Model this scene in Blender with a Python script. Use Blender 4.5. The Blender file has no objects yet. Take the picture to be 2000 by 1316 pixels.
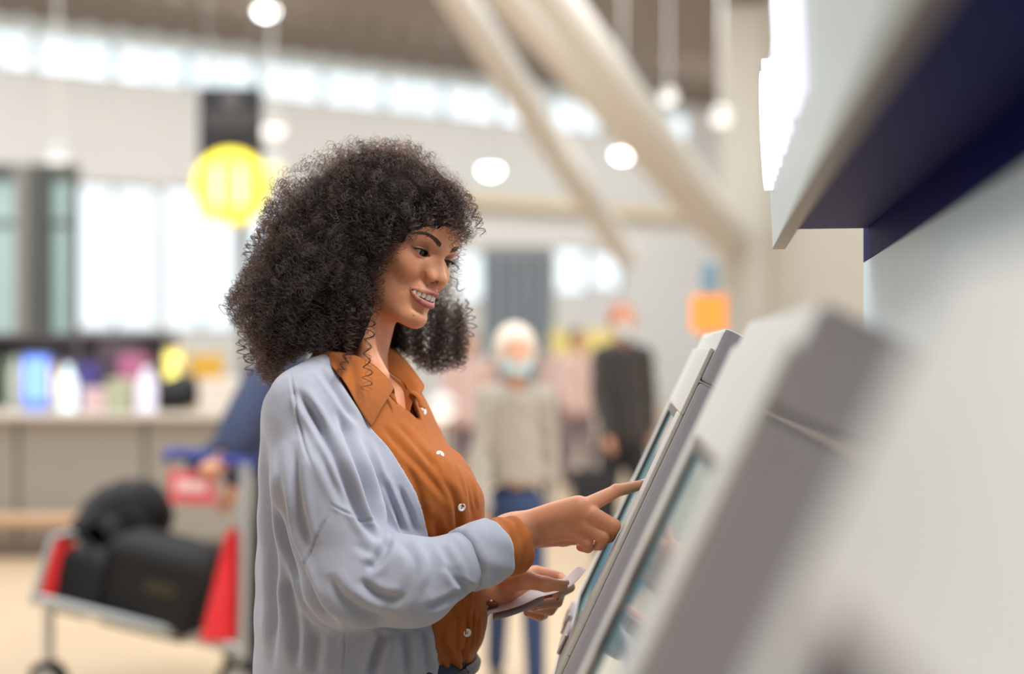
import bpy, bmesh, math, random
import numpy as np
from mathutils import Vector, Matrix, Euler

# ---------------------------------------------------------------- camera, world, lights, exposure
S = bpy.context.scene
COL = S.collection
F = 2778.0                      # focal length in pixels of the 2000 px wide frame (50 mm on 36 mm)
CAM_H = 1.40
HOR = 690.0                     # image row of the horizon (level camera, shifted lens)

cam = bpy.data.cameras.new('camera')
cam.lens = 50.0
cam.sensor_width = 36.0
cam.shift_y = 32.0 / 2000.0
cam.clip_start = 0.05
cam.clip_end = 400
cam.dof.use_dof = True
cam.dof.focus_distance = 2.02
cam.dof.aperture_fstop = 1.4
cam_ob = bpy.data.objects.new('camera', cam)
cam_ob.location = (0, 0, CAM_H)
cam_ob.rotation_euler = (math.pi / 2, 0, 0)
COL.objects.link(cam_ob)
S.camera = cam_ob

world = bpy.data.worlds.new('sky')
S.world = world
world.use_nodes = True
wn = world.node_tree
wn.nodes['Background'].inputs[0].default_value = (0.93, 0.975, 1.0, 1)
wn.nodes['Background'].inputs[1].default_value = 1.15

def area(name, loc, target, size, power, color=(1, 1, 1), size_y=None):
    l = bpy.data.lights.new(name, 'AREA')
    l.energy = power
    l.color = color
    l.size = size
    if size_y:
        l.shape = 'RECTANGLE'
        l.size_y = size_y
    o = bpy.data.objects.new(name, l)
    o.location = loc
    o.rotation_euler = (Vector(target) - Vector(loc)).to_track_quat('-Z', 'Y').to_euler()
    COL.objects.link(o)
    return o

area('added_soft_light', (1.3, 0.9, 4.3), (-0.2, 2.1, 1.3), 1.2, 125, (1.0, 0.96, 0.91))  # key lamp added to brighten her face, no fixture stands there
area('added_soft_light', (-2.6, 4.2, 4.6), (-0.25, 2.1, 1.4), 1.8, 34, (0.94, 0.98, 1.0))  # added lamp from the back left, without a fixture
area('added_soft_light', (3.0, 5.6, 4.4), (-0.1, 2.1, 1.4), 1.4, 62, (1.0, 0.97, 0.93))  # added lamp from the back right, without a fixture

for x, y in ((-11, 25), (-5, 27.5), (1, 31), (6, 35), (3.5, 24)):
    area('added_hall_light', (x, y, 8.3), (x - 1.6, y + 2.4, 3.0), 3.5, 260, (1.0, 0.98, 0.955))  # unseen lamps added to brighten the far walls
for x, y in ((-4, 10), (1.5, 14), (-1, 7)):
    area('added_hall_light', (x, y, 6.5), (x, y, 0), 3.0, 115, (1.0, 0.97, 0.93))  # more unseen lamps, added to lighten the nearer hall

S.view_settings.view_transform = 'Standard'
S.view_settings.look = 'None'
S.view_settings.exposure = 0.42
S.view_settings.gamma = 1.0
S.view_settings.use_curve_mapping = False
S.cycles.use_denoising = True
S.cycles.max_bounces = 8
S.cycles.transparent_max_bounces = 16
S.cycles.sample_clamp_indirect = 6.0

# ---------------------------------------------------------------- helpers
rng = np.random.default_rng(7)
random.seed(7)

def W(px, py, d):
    """a point of the place that stands d metres in front of the camera, at this pixel of the photograph"""
    return np.array([(px - 1000.0) / F * d, d, CAM_H + (HOR - py) / F * d])

def V3(a):
    return Vector((float(a[0]), float(a[1]), float(a[2])))

def srgb(r, g, b):
    def c(v):
        v = v / 255.0
        return v / 12.92 if v <= 0.04045 else ((v + 0.055) / 1.055) ** 2.4
    return (c(r), c(g), c(b), 1.0)

_mats = {}
def mat(name, color, rough=0.5, metal=0.0, noise=0.0, nscale=30.0, bump=0.0, bscale=200.0, spec=0.5, emit=None, estr=1.0,
        sss=0.0, sheen=0.0, coat=0.0, trans=0.0, attr=None, alpha=1.0, stretch=None):
    """procedural material: a base colour with a little noise in it, optional fine bump"""
    if name in _mats:
        return _mats[name]
    m = bpy.data.materials.new(name)
    m.use_nodes = True
    nt = m.node_tree
    b = nt.nodes['Principled BSDF']
    b.inputs['Base Color'].default_value = color
    b.inputs['Roughness'].default_value = rough
    b.inputs['Metallic'].default_value = metal
    b.inputs['Specular IOR Level'].default_value = spec
    b.inputs['Coat Weight'].default_value = coat
    b.inputs['Transmission Weight'].default_value = trans
    b.inputs['Alpha'].default_value = alpha
    if sss:
        b.inputs['Subsurface Weight'].default_value = sss
        b.inputs['Subsurface Radius'].default_value = (1.0, 0.35, 0.2)
        b.inputs['Subsurface Scale'].default_value = 0.006
    if sheen:
        b.inputs['Sheen Weight'].default_value = sheen
        b.inputs['Sheen Roughness'].default_value = 0.5
    if emit:
        b.inputs['Emission Color'].default_value = emit
        b.inputs['Emission Strength'].default_value = estr
    tc = nt.nodes.new('ShaderNodeTexCoord')
    co = tc.outputs['Object']
    if stretch:
        mp = nt.nodes.new('ShaderNodeMapping')
        mp.inputs['Scale'].default_value = stretch
        nt.links.new(co, mp.inputs['Vector'])
        co = mp.outputs['Vector']
    src = None
    if attr:
        a = nt.nodes.new('ShaderNodeVertexColor')
        a.layer_name = attr
        src = a.outputs['Color']
    if noise:
        n = nt.nodes.new('ShaderNodeTexNoise')
        n.inputs['Scale'].default_value = nscale
        n.inputs['Detail'].default_value = 4
        nt.links.new(co, n.inputs['Vector'])
        mr = nt.nodes.new('ShaderNodeMapRange')
        mr.inputs['To Min'].default_value = 1 - noise
        mr.inputs['To Max'].default_value = 1 + noise
        nt.links.new(n.outputs['Fac'], mr.inputs['Value'])
        mx = nt.nodes.new('ShaderNodeMix')
        mx.data_type = 'RGBA'
        mx.blend_type = 'MULTIPLY'
        mx.inputs['Factor'].default_value = 1
        mx.inputs['A'].default_value = color
        if src:
            nt.links.new(src, mx.inputs['A'])
        nt.links.new(mr.outputs['Result'], mx.inputs['B'])
        src = mx.outputs['Result']
    if src:
        nt.links.new(src, b.inputs['Base Color'])
    if bump:
        n = nt.nodes.new('ShaderNodeTexNoise')
        n.inputs['Scale'].default_value = bscale
        n.inputs['Detail'].default_value = 3
        nt.links.new(co, n.inputs['Vector'])
        bp = nt.nodes.new('ShaderNodeBump')
        bp.inputs['Strength'].default_value = bump
        bp.inputs['Distance'].default_value = 0.001
        nt.links.new(n.outputs['Fac'], bp.inputs['Height'])
        nt.links.new(bp.outputs['Normal'], b.inputs['Normal'])
    _mats[name] = m
    return m

def tag(o, label=None, cat=None, group=None, kind=None):
    if label: o['label'] = label
    if cat: o['category'] = cat
    if group: o['group'] = group
    if kind: o['kind'] = kind
    return o

def empty(name, loc=(0, 0, 0), rz=0.0, label=None, cat=None, group=None, kind=None):
    o = bpy.data.objects.new(name, None)
    o.empty_display_size = 0.1
    o.location = V3(loc)
    o.rotation_euler = (0, 0, rz)
    COL.objects.link(o)
    return tag(o, label, cat, group, kind)

def wmat(o):
    return o.matrix_basis.copy() if o.parent is None else wmat(o.parent) @ o.matrix_parent_inverse @ o.matrix_basis

def link(name, me, material, parent=None, world_space=True):
    o = bpy.data.objects.new(name, me)
    if material is not None:
        for m in (material if isinstance(material, (list, tuple)) else [material]):
            me.materials.append(m)
    COL.objects.link(o)
    if parent is not None:
        o.parent = parent
        if world_space:
            o.matrix_parent_inverse = wmat(parent).inverted()
    return o

def mesh_np(name, v, q, smooth=True):
    """mesh data from numpy vertices and faces (n x 4 or n x 3)"""
    me = bpy.data.meshes.new(name)
    v = np.asarray(v, dtype=np.float32)
    q = np.asarray(q, dtype=np.int32)
    k = q.shape[1]
    me.vertices.add(len(v))
    me.vertices.foreach_set('co', v.ravel())
    me.loops.add(q.size)
    me.loops.foreach_set('vertex_index', q.ravel())
    me.polygons.add(len(q))
    me.polygons.foreach_set('loop_start', np.arange(0, q.size, k, dtype=np.int32))
    me.polygons.foreach_set('loop_total', np.full(len(q), k, dtype=np.int32))
    me.polygons.foreach_set('use_smooth', np.full(len(q), smooth, dtype=bool))
    me.update(calc_edges=True)
    me.validate()
    return me

def set_colors(me, name, c):
    a = me.color_attributes.new(name, 'FLOAT_COLOR', 'POINT')
    c4 = np.ones((len(me.vertices), 4), dtype=np.float32)
    c4[:, :3] = c[:, :3]
    a.data.foreach_set('color', c4.ravel())

class MB:
    """collects boxes, tubes, prisms and lathes into one mesh"""
    def __init__(self):
        self.bm = bmesh.new()
    def box(self, c, s, rot=None, bevel=0.0, taper=1.0):
        m = Matrix.Translation(V3(c)) @ (rot.to_4x4() if rot is not None else Matrix.Identity(4)) @ Matrix.Diagonal((s[0], s[1], s[2], 1))
        r = bmesh.ops.create_cube(self.bm, size=1.0)
        vs = r['verts']
        if taper != 1.0:
            for v in vs:
                if v.co.z > 0:
                    v.co.x *= taper; v.co.y *= taper
        bmesh.ops.transform(self.bm, matrix=m, verts=vs)
        if bevel:
            es = list({e for v in vs for e in v.link_edges})
            bmesh.ops.bevel(self.bm, geom=es, offset=bevel, segments=2, profile=0.6, affect='EDGES')
        return self
    def prism(self, pts, a, b, bevel=0.0):
        """polygon pts (world points, planar) swept from offset a to offset b (vectors)"""
        a = V3(a); b = V3(b)
        lo = [self.bm.verts.new(V3(p) + a) for p in pts]
        hi = [self.bm.verts.new(V3(p) + b) for p in pts]
        fs = [self.bm.faces.new(lo[::-1]), self.bm.faces.new(hi)]
        n = len(pts)
        for i in range(n):
            fs.append(self.bm.faces.new((lo[i], lo[(i + 1) % n], hi[(i + 1) % n], hi[i])))
        bmesh.ops.recalc_face_normals(self.bm, faces=fs)
        if bevel:
            es = list({e for f in fs for e in f.edges})
            bmesh.ops.bevel(self.bm, geom=es, offset=bevel, segments=2, profile=0.6, affect='EDGES')
        return self
    def tube(self, pts, r, seg=10, cap=True):
        pts = [V3(p) for p in pts]
        rs = r if isinstance(r, (list, tuple)) else [r] * len(pts)
        prev = None; rings = []
        for i, p in enumerate(pts):
            t = (pts[min(i + 1, len(pts) - 1)] - pts[max(i - 1, 0)]).normalized()
            if prev is None:
                n = t.orthogonal().normalized()
            else:
                n = (prev - t * prev.dot(t)).normalized()
            prev = n
            bb = t.cross(n)
            rings.append([self.bm.verts.new(p + (n * math.cos(2 * math.pi * k / seg) + bb * math.sin(2 * math.pi * k / seg)) * rs[i]) for k in range(seg)])
        for i in range(len(rings) - 1):
            for k in range(seg):
                self.bm.faces.new((rings[i][k], rings[i][(k + 1) % seg], rings[i + 1][(k + 1) % seg], rings[i + 1][k]))
        if cap:
            self.bm.faces.new(rings[0][::-1]); self.bm.faces.new(rings[-1])
        return self
    def lathe(self, c, axis, prof, seg=24):
        """profile [(radius, height)] turned about axis through c"""
        axis = V3(axis).normalized(); n = axis.orthogonal().normalized(); b = axis.cross(n); c = V3(c)
        rings = []
        for r, h in prof:
            rings.append([self.bm.verts.new(c + axis * h + (n * math.cos(2 * math.pi * k / seg) + b * math.sin(2 * math.pi * k / seg)) * max(r, 1e-4)) for k in range(seg)])
        fs = []
        for i in range(len(rings) - 1):
            for k in range(seg):
                fs.append(self.bm.faces.new((rings[i][k], rings[i][(k + 1) % seg], rings[i + 1][(k + 1) % seg], rings[i + 1][k])))
        fs.append(self.bm.faces.new(rings[0][::-1])); fs.append(self.bm.faces.new(rings[-1]))
        bmesh.ops.recalc_face_normals(self.bm, faces=fs)
        return self
    def ball(self, c, r, rot=None, u=20, v=14):
        if not isinstance(r, (list, tuple)): r = (r, r, r)
        m = Matrix.Translation(V3(c)) @ (rot.to_4x4() if rot is not None else Matrix.Identity(4)) @ Matrix.Diagonal((r[0], r[1], r[2], 1))
        bmesh.ops.create_uvsphere(self.bm, u_segments=u, v_segments=v, radius=1.0, matrix=m)
        return self
    def build(self, name, material, parent=None, smooth=False, auto=True):
        me = bpy.data.meshes.new(name)
        self.bm.normal_update()
        if smooth:
            for f in self.bm.faces: f.smooth = True
            if auto:
                for e in self.bm.edges:
                    if len(e.link_faces) == 2 and e.calc_face_angle(0) > 0.6: e.smooth = False
        self.bm.to_mesh(me); self.bm.free()
        return link(name, me, material, parent)

# ---------------------------------------------------------------- sculpting with distance fields
def length(a): return np.sqrt(np.einsum('ij,ij->i', a, a))
def smin(a, b, k):
    h = np.clip(0.5 + 0.5 * (b - a) / k, 0, 1)
    return b + (a - b) * h - k * h * (1 - h)
def smax(a, b, k): return -smin(-a, -b, k)
def sph(P, c, r): return length(P - np.asarray(c)) - r
def cap(P, a, b, ra, rb=None):
    a = np.asarray(a, float); b = np.asarray(b, float)
    rb = ra if rb is None else rb
    ba = b - a; pa = P - a
    h = np.clip(pa @ ba / max(ba @ ba, 1e-12), 0, 1)
    return length(pa - h[:, None] * ba) - (ra + (rb - ra) * h)
def chain(P, pts, rs, k=None):
    d = None
    for i in range(len(pts) - 1):
        c = cap(P, pts[i], pts[i + 1], rs[i], rs[i + 1])
        d = c if d is None else (np.minimum(d, c) if not k else smin(d, c, k))
    return d
def ell(P, c, r, R=None):
    q = P - np.asarray(c)
    if R is not None: q = q @ R
    r = np.asarray(r, float)
    k0 = length(q / r); k1 = length(q / (r * r))
    return k0 * (k0 - 1) / np.maximum(k1, 1e-9)

def sparse_nets(f, lo, hi, h, margin=1.35):
    """surface nets over the blocks that the surface of f passes through: (vertices, quads)"""
    B = 8
    lo = np.asarray(lo, float); hi = np.asarray(hi, float)
    nb = np.maximum(np.ceil((hi - lo) / (h * B)).astype(int), 1)
    bi = np.stack(np.meshgrid(*[np.arange(n) for n in nb], indexing='ij'), -1).reshape(-1, 3)
    ctr = lo + (bi + 0.5) * (B * h)
    act = np.zeros(len(bi), bool)
    CH = 400000
    for s in range(0, len(bi), CH):
        act[s:s + CH] = np.abs(f(ctr[s:s + CH])) < B * h * 0.866 * margin
    bi = bi[act]
    N = nb * B + 1
    g = np.stack(np.meshgrid(*[np.arange(B + 1)] * 3, indexing='ij'), -1).reshape(-1, 3)
    vals = np.empty((len(bi), len(g)), np.float32)
    step = max(1, 500000 // len(g))
    for s in range(0, len(bi), step):
        p = (bi[s:s + step, None, :] * B + g[None]).reshape(-1, 3)
        vals[s:s + step] = f(lo + p * h).reshape(-1, len(g))
    vals = vals.reshape(len(bi), B + 1, B + 1, B + 1)
    ins = vals < 0
    corners = [(i, j, k) for i in (0, 1) for j in (0, 1) for k in (0, 1)]
    cnt = sum(ins[:, i:i + B, j:j + B, k:k + B].astype(np.int8) for i, j, k in corners)
    n, ci, cj, ck = np.nonzero((cnt > 0) & (cnt < 8))
    cv = np.stack([vals[n, ci + i, cj + j, ck + k] for i, j, k in corners], 1)
    acc = np.zeros((len(n), 3)); num = np.zeros(len(n))
    for a in range(8):
        for ax in range(3):
            ca = corners[a]
            if ca[ax]: continue
            cb = list(ca); cb[ax] = 1
            b = corners.index(tuple(cb))
            va, vb = cv[:, a], cv[:, b]
            x = (va < 0) != (vb < 0)
            t = np.where(x, va / np.where(x, va - vb, 1), 0)
            pt = np.tile(np.array(ca, float), (len(n), 1)); pt[:, ax] += t
            acc[x] += pt[x]; num[x] += 1
    cell = bi[n] * B + np.stack([ci, cj, ck], 1)
    verts = lo + (cell + acc / num[:, None]) * h
    lin = (cell[:, 0].astype(np.int64) * N[1] + cell[:, 1]) * N[2] + cell[:, 2]
    order = np.argsort(lin); slin = lin[order]
    quads = []
    for ax in range(3):
        e = [0, 0, 0]; e[ax] = 1
        o1 = [0, 0, 0]; o2 = [0, 0, 0]; o1[(ax + 1) % 3] = 1; o2[(ax + 2) % 3] = 1
        A = ins[:, :B, :B, :B]
        Bv = ins[:, e[0]:e[0] + B, e[1]:e[1] + B, e[2]:e[2] + B]
        n2, i2, j2, k2 = np.nonzero(A != Bv)
        p = bi[n2] * B + np.stack([i2, j2, k2], 1)
        flip = A[n2, i2, j2, k2]
        ids = []; ok = np.ones(len(p), bool)
        for off in ((0, 0), (1, 0), (1, 1), (0, 1)):
            c = p - off[0] * np.array(o1) - off[1] * np.array(o2)
            l = (c[:, 0].astype(np.int64) * N[1] + c[:, 1]) * N[2] + c[:, 2]
            k = np.clip(np.searchsorted(slin, l), 0, len(slin) - 1)
            ok &= slin[k] == l
            ids.append(order[k])
        q = np.stack(ids, 1)
        q[~flip] = q[~flip][:, ::-1]
        quads.append(q[ok])
    return verts, np.concatenate(quads)

def grad(f, P, e=2e-4):
    g = np.empty_like(P)
    for i in range(3):
        d = np.zeros(3); d[i] = e
        g[:, i] = (f(P + d) - f(P - d)) / (2 * e)
    return g

def project(f, P, it=2, mx=0.002):
    for _ in range(it):
        g = grad(f, P)
        s = f(P) / np.maximum(np.einsum('ij,ij->i', g, g), 0.2)
        P = P - g * np.clip(s, -mx, mx)[:, None]
    return P

def vnormals(v, q):
    n = np.cross(v[q[:, 2]] - v[q[:, 0]], v[q[:, 3]] - v[q[:, 1]])
    out = np.zeros_like(v)
    for k in range(4):
        np.add.at(out, q[:, k], n)
    return out / np.maximum(length(out), 1e-12)[:, None]

def pix(P):
    """pixel position of world points"""
    return np.stack([1000 + P[:, 0] / P[:, 1] * F, HOR - (P[:, 2] - CAM_H) / P[:, 1] * F], 1)

def polydist(p, line):
    """distance of 2-D points to a polyline and the position along it (0..1)"""
    line = np.asarray(line, float)
    best = np.full(len(p), 1e9); tt = np.zeros(len(p)); side = np.zeros(len(p))
    n = len(line) - 1
    for i in range(n):
        a, b = line[i], line[i + 1]
        ba = b - a; pa = p - a
        h = np.clip(pa @ ba / (ba @ ba), 0, 1)
        r = pa - h[:, None] * ba
        d = np.hypot(r[:, 0], r[:, 1])
        m = d < best
        best[m] = d[m]; tt[m] = (i + h[m]) / n
        side[m] = np.sign(ba[0] * pa[m, 1] - ba[1] * pa[m, 0])
    return best, tt, side

def spline(pts, n):
    """Catmull-Rom through 2-D or 3-D points, n samples"""
    p = np.asarray(pts, float)
    p = np.vstack([2 * p[0] - p[1], p, 2 * p[-1] - p[-2]])
    m = len(p) - 3
    t = np.linspace(0, m, n); i = np.minimum(t.astype(int), m - 1); u = (t - i)[:, None]
    a, b, c, d = p[i], p[i + 1], p[i + 2], p[i + 3]
    return 0.5 * (2 * b + (c - a) * u + (2 * a - 5 * b + 4 * c - d) * u ** 2 + (3 * b - a - 3 * c + d) * u ** 3)
# ---------------------------------------------------------------- the hall
def structure(o):
    o['kind'] = 'structure'
    return o

M_WALL = mat('wall_paint', srgb(205, 206, 205), rough=0.8, noise=0.03, nscale=2)
M_CREAM = mat('cream_paint', srgb(216, 212, 203), rough=0.7, noise=0.03, nscale=2)
M_FLOOR = mat('polished_floor', srgb(205, 180, 150), rough=0.32, noise=0.06, nscale=3, spec=0.45)
M_CEIL = mat('ceiling_metal', srgb(138, 128, 120), rough=0.6, noise=0.06, nscale=4)
M_FRAME = mat('window_frame_metal', srgb(132, 142, 146), rough=0.5)
M_DARKF = mat('dark_frame', srgb(82, 84, 80), rough=0.5, noise=0.05, nscale=5)

def glass_mat(name, tint, gloss=0.03):
    m = bpy.data.materials.new(name); m.use_nodes = True
    nt = m.node_tree; nt.nodes.remove(nt.nodes['Principled BSDF'])
    t = nt.nodes.new('ShaderNodeBsdfTransparent'); t.inputs[0].default_value = tint
    g = nt.nodes.new('ShaderNodeBsdfGlossy'); g.inputs['Roughness'].default_value = 0.03
    mx = nt.nodes.new('ShaderNodeMixShader'); mx.inputs[0].default_value = gloss
    nt.links.new(t.outputs[0], mx.inputs[1]); nt.links.new(g.outputs[0], mx.inputs[2])
    nt.links.new(mx.outputs[0], nt.nodes['Material Output'].inputs[0])
    return m
M_GLASS = glass_mat('clear_glass', (0.96, 0.99, 1.0, 1))
M_FROST = mat('frosted_glass', srgb(196, 206, 208), rough=0.6)

WA = np.array([-10.8, 30.0, 0.0]); WU = np.array([1.44, 1.0, 0.0]); WN = np.array([0.570, -0.821, 0.0])
def wp(t, z, off=0.0): return WA + WU * t + WN * off + np.array([0, 0, z])
def t_at(px, off=0.0):
    a = (px - 1000) / F
    p = WA + WN * off
    return (a * p[1] - p[0]) / (WU[0] - a * WU[1])
def wbox(m, t0, t1, z0, z1, o0, o1):
    m.prism([wp(t0, z0), wp(t1, z0), wp(t1, z1), wp(t0, z1)], WN * o0, WN * o1)

def build_hall():
    structure(MB().box((2, 25, -0.05), (90, 80, 0.1)).build('floor', M_FLOOR))
    # far wall with its openings: below, between and above the windows
    T0, T1 = -7.0, 17.0
    ZB, ZT, ZF, ZC = 7.42, 8.22, 8.56, 8.62
    opens = [(t_at(x0), t_at(x1), z0, z1) for x0, x1, z0, z1 in
             ((144, 227, 1.9, 5.15), (229, 312, 1.9, 5.15), (323, 396, 1.9, 5.2), (398, 466, 1.9, 5.2), (474, 560, 1.9, 5.2), (895, 957, 2.75, 4.05), (1088, 1152, 3.0, 4.3), (1158, 1218, 3.15, 4.2))]
    wall = empty('wall_left', wp(4, 0)); structure(wall)
    m = MB(); prev = T0
    for a, b, z0, z1 in opens:
        wbox(m, prev, a, 0, ZB, -0.25, 0.0)
        wbox(m, a, b, 0, z0, -0.25, 0.0); wbox(m, a, b, z1, ZB, -0.25, 0.0)
        prev = b
    wbox(m, prev, T1, 0, ZB, -0.25, 0.0)
    wbox(m, t_at(1350), T1, ZB, ZC, -0.25, 0.0)
    structure(m.build('wall_surface', M_WALL, wall))
    m = MB(); wbox(m, T0, t_at(1350), ZT, ZF, -0.12, -0.04)
    structure(m.build('frosted_band', M_FROST, wall))
    for k, (a, b, z0, z1) in enumerate(opens):
        w = empty('window_%d' % (k + 1), wp((a + b) / 2, z0)); structure(w)
        m = MB()
        e = 0.022
        for (p, q, r, s) in ((a, a + e, z0, z1), (b - e, b, z0, z1), (a, b, z0, z0 + 0.07), (a, b, z1 - 0.07, z1)):
            wbox(m, p, q, r, s, -0.16, -0.08)
        structure(m.build('window_frame', M_FRAME, w))
        m = MB(); wbox(m, a, b, z0, z1, -0.15, -0.14)
        structure(m.build('window_pane', M_GLASS, w))
    k = len(opens)
    t = 0.43 - 0.98 * 6; n = 0
    while t < t_at(1343):
        w = empty('window_%d' % (k + 1 + n), wp(t, ZB)); structure(w); n += 1
        m = MB()
        wbox(m, t - 0.04, t + 0.04, ZB, ZF, -0.13, -0.06)
        wbox(m, t + 0.48, t + 0.50, ZB, ZF, -0.13, -0.09)
        wbox(m, t, t + 0.98, ZB, ZB + 0.05, -0.14, 0.0)
        structure(m.build('window_frame', M_FRAME, w))
        for a, b in ((t + 0.04, t + 0.48), (t + 0.50, t + 0.94)):
            m = MB(); wbox(m, a, b, ZB + 0.05, ZT + 0.02, -0.12, -0.11)
            structure(m.build('window_pane', M_GLASS, w))
        t += 0.98
    # roof deck with ribs
    ceil = empty('ceiling', (0, 34, ZC)); structure(ceil)
    m = MB(); m.prism([wp(T0, ZC, -0.3), wp(-9, ZC, 6), wp(-3, ZC, 9.5), (14, 26, ZC), wp(T1, ZC, -0.3)], (0, 0, 0.03), (0, 0, 0.25))
    structure(m.build('roof_deck', M_CEIL, ceil))
    m = MB(); d = np.array([0.5, 0.866, 0]); sd = np.array([0.866, -0.5, 0])
    for i in range(-95, 95):
        c = np.array([-1.0, 34, 0]) + sd * i * 0.30
        # the rib runs from the wall out into the hall
        k = ((WA - c) @ WN) / (d @ WN)
        a0 = c + d * (k + 0.12 * np.sign(d @ WN)); a0[2] = 0
        pts = [a0, a0 - d * 8.0]
        if not (-17 < a0[0] < 11): continue
        m.prism([pts[0] - sd * 0.09 + [0, 0, ZC], pts[0] + sd * 0.09 + [0, 0, ZC], pts[1] + sd * 0.09 + [0, 0, ZC], pts[1] - sd * 0.09 + [0, 0, ZC]], (0, 0, -0.10), (0, 0, 0.04))
    r = structure(m.build('rib', M_CEIL, ceil)); r['kind'] = 'stuff'
    # sloping steel beams and the column they run to
    beam = mat('beam_paint', srgb(228, 226, 222), rough=0.6)
    for k, (a, b, r0, r1) in enumerate(((W(840, -90, 15), W(1222, 500, 36), 0.20, 0.34), (W(905, -110, 12), W(1400, 470, 29.2), 0.16, 0.20), (W(975, -110, 13), W(1432, 470, 29.4), 0.32, 0.36))):
        m = MB(); m.tube([a, a * 0.5 + b * 0.5, b], [r0, (r0 + r1) / 2, r1], 16)
        structure(m.build('trim_%d' % (k + 1), beam, smooth=True))
    x = W(1415, 690, 29)[0]
    m = MB(); m.box((x + 0.5, 29.6, 4.3), (1.0, 0.8, 8.6), bevel=0.08)
    structure(m.build('trim_4', M_CREAM))
    m = MB(); m.box((5.35, 18.0, 4.3), (0.3, 22.4, 8.6)); structure(m.build('wall_right', M_CREAM))
    m = MB(); m.box((0, -4.5, 3.2), (22, 0.3, 6.4)); structure(m.build('wall_sky_block', mat('wall_block_grey', srgb(170, 166, 160), rough=0.8)))  # unseen wall, added to dim the sky from behind the camera
    m = MB(); m.box((0, -1.9, 5.0), (22, 5.2, 0.3)); structure(m.build('ceiling_sky_block', mat('sky_block_grey', srgb(176, 172, 166), rough=0.8)))  # unseen slab, added to keep the sky off the nearest kiosk
    # thin slab edge above the shops
    m = MB(); m.prism([wp(t_at(840), 5.2), wp(t_at(1360), 5.2), wp(t_at(1360), 5.5), wp(t_at(840), 5.5)], WN * 0.0, WN * 0.5)
    structure(m.build('trim_5', mat('warm_band', srgb(206, 194, 168), rough=0.7)))

def lamp_thing(px, py, d, r, label, strength=14.0, color=(1.0, 0.99, 0.96), name='ceiling_lamp', group=None, drop=True):
    c = W(px, py, d)
    t = empty(name, c, 0, label, 'lamp', group)
    hm = mat('lamp_housing', srgb(226, 224, 220), rough=0.5)
    m = MB(); m.lathe(c, (0, 0, 1), [(r * 0.9, -r * 0.1), (r * 1.06, 0.0), (r * 1.0, r * 0.5), (r * 0.45, r * 1.0), (r * 0.12, r * 1.1)], 20)
    m.build('lamp_housing', hm, t, smooth=True)
    m = MB(); m.ball(c, (r * 0.92, r * 0.92, r * 0.75), u=20, v=12)
    m.build('lamp_bulb', mat('lamp_light_%s_%d' % (name, int(strength)), (1, 1, 1, 1), emit=(*color, 1), estr=strength), t, smooth=True)
    if drop:
        m = MB(); m.tube([c + [0, 0, r], [c[0], c[1], 8.6]], 0.015, 6); m.build('lamp_rod', hm, t)
    return t
# ---------------------------------------------------------------- check-in kiosks and their overhead sign
K_R = np.array([0.0846, 1.0, 0]); K_R /= np.linalg.norm(K_R)
K_P = np.array([K_R[1], -K_R[0], 0])
TILT = math.radians(25)
K_S = K_P * math.sin(TILT) + np.array([0, 0, math.cos(TILT)])
K_N = -K_P * math.cos(TILT) + np.array([0, 0, math.sin(TILT)])
M_KW = mat('kiosk_white', srgb(212, 211, 207), rough=0.38, spec=0.45, noise=0.015, nscale=6)
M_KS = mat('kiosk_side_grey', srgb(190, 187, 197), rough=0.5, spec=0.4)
M_KD = mat('kiosk_dark_trim', srgb(86, 90, 92), rough=0.4)
M_BLK = mat('black_bezel', srgb(16, 18, 22), rough=0.25)
M_CHR = mat('chrome', srgb(205, 200, 215), rough=0.12, metal=1.0)
M_SCR = mat('kiosk_screen', srgb(26, 38, 44), rough=0.06, spec=0.7, emit=srgb(130, 172, 178), estr=0.3)

def kp(d, s, n=0.0):
    """point on a kiosk front: distance d along the row, s up the slope, n out of the face"""
    return np.array([0.109 + 0.0846 * d, d, CAM_H]) + K_S * s + K_N * n

def kbox(m, d0, d1, s0, s1, n0, n1, bevel=0.0):
    m.prism([kp(d0, s0), kp(d1, s0), kp(d1, s1), kp(d0, s1)], K_N * n0, K_N * n1, bevel)

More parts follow.
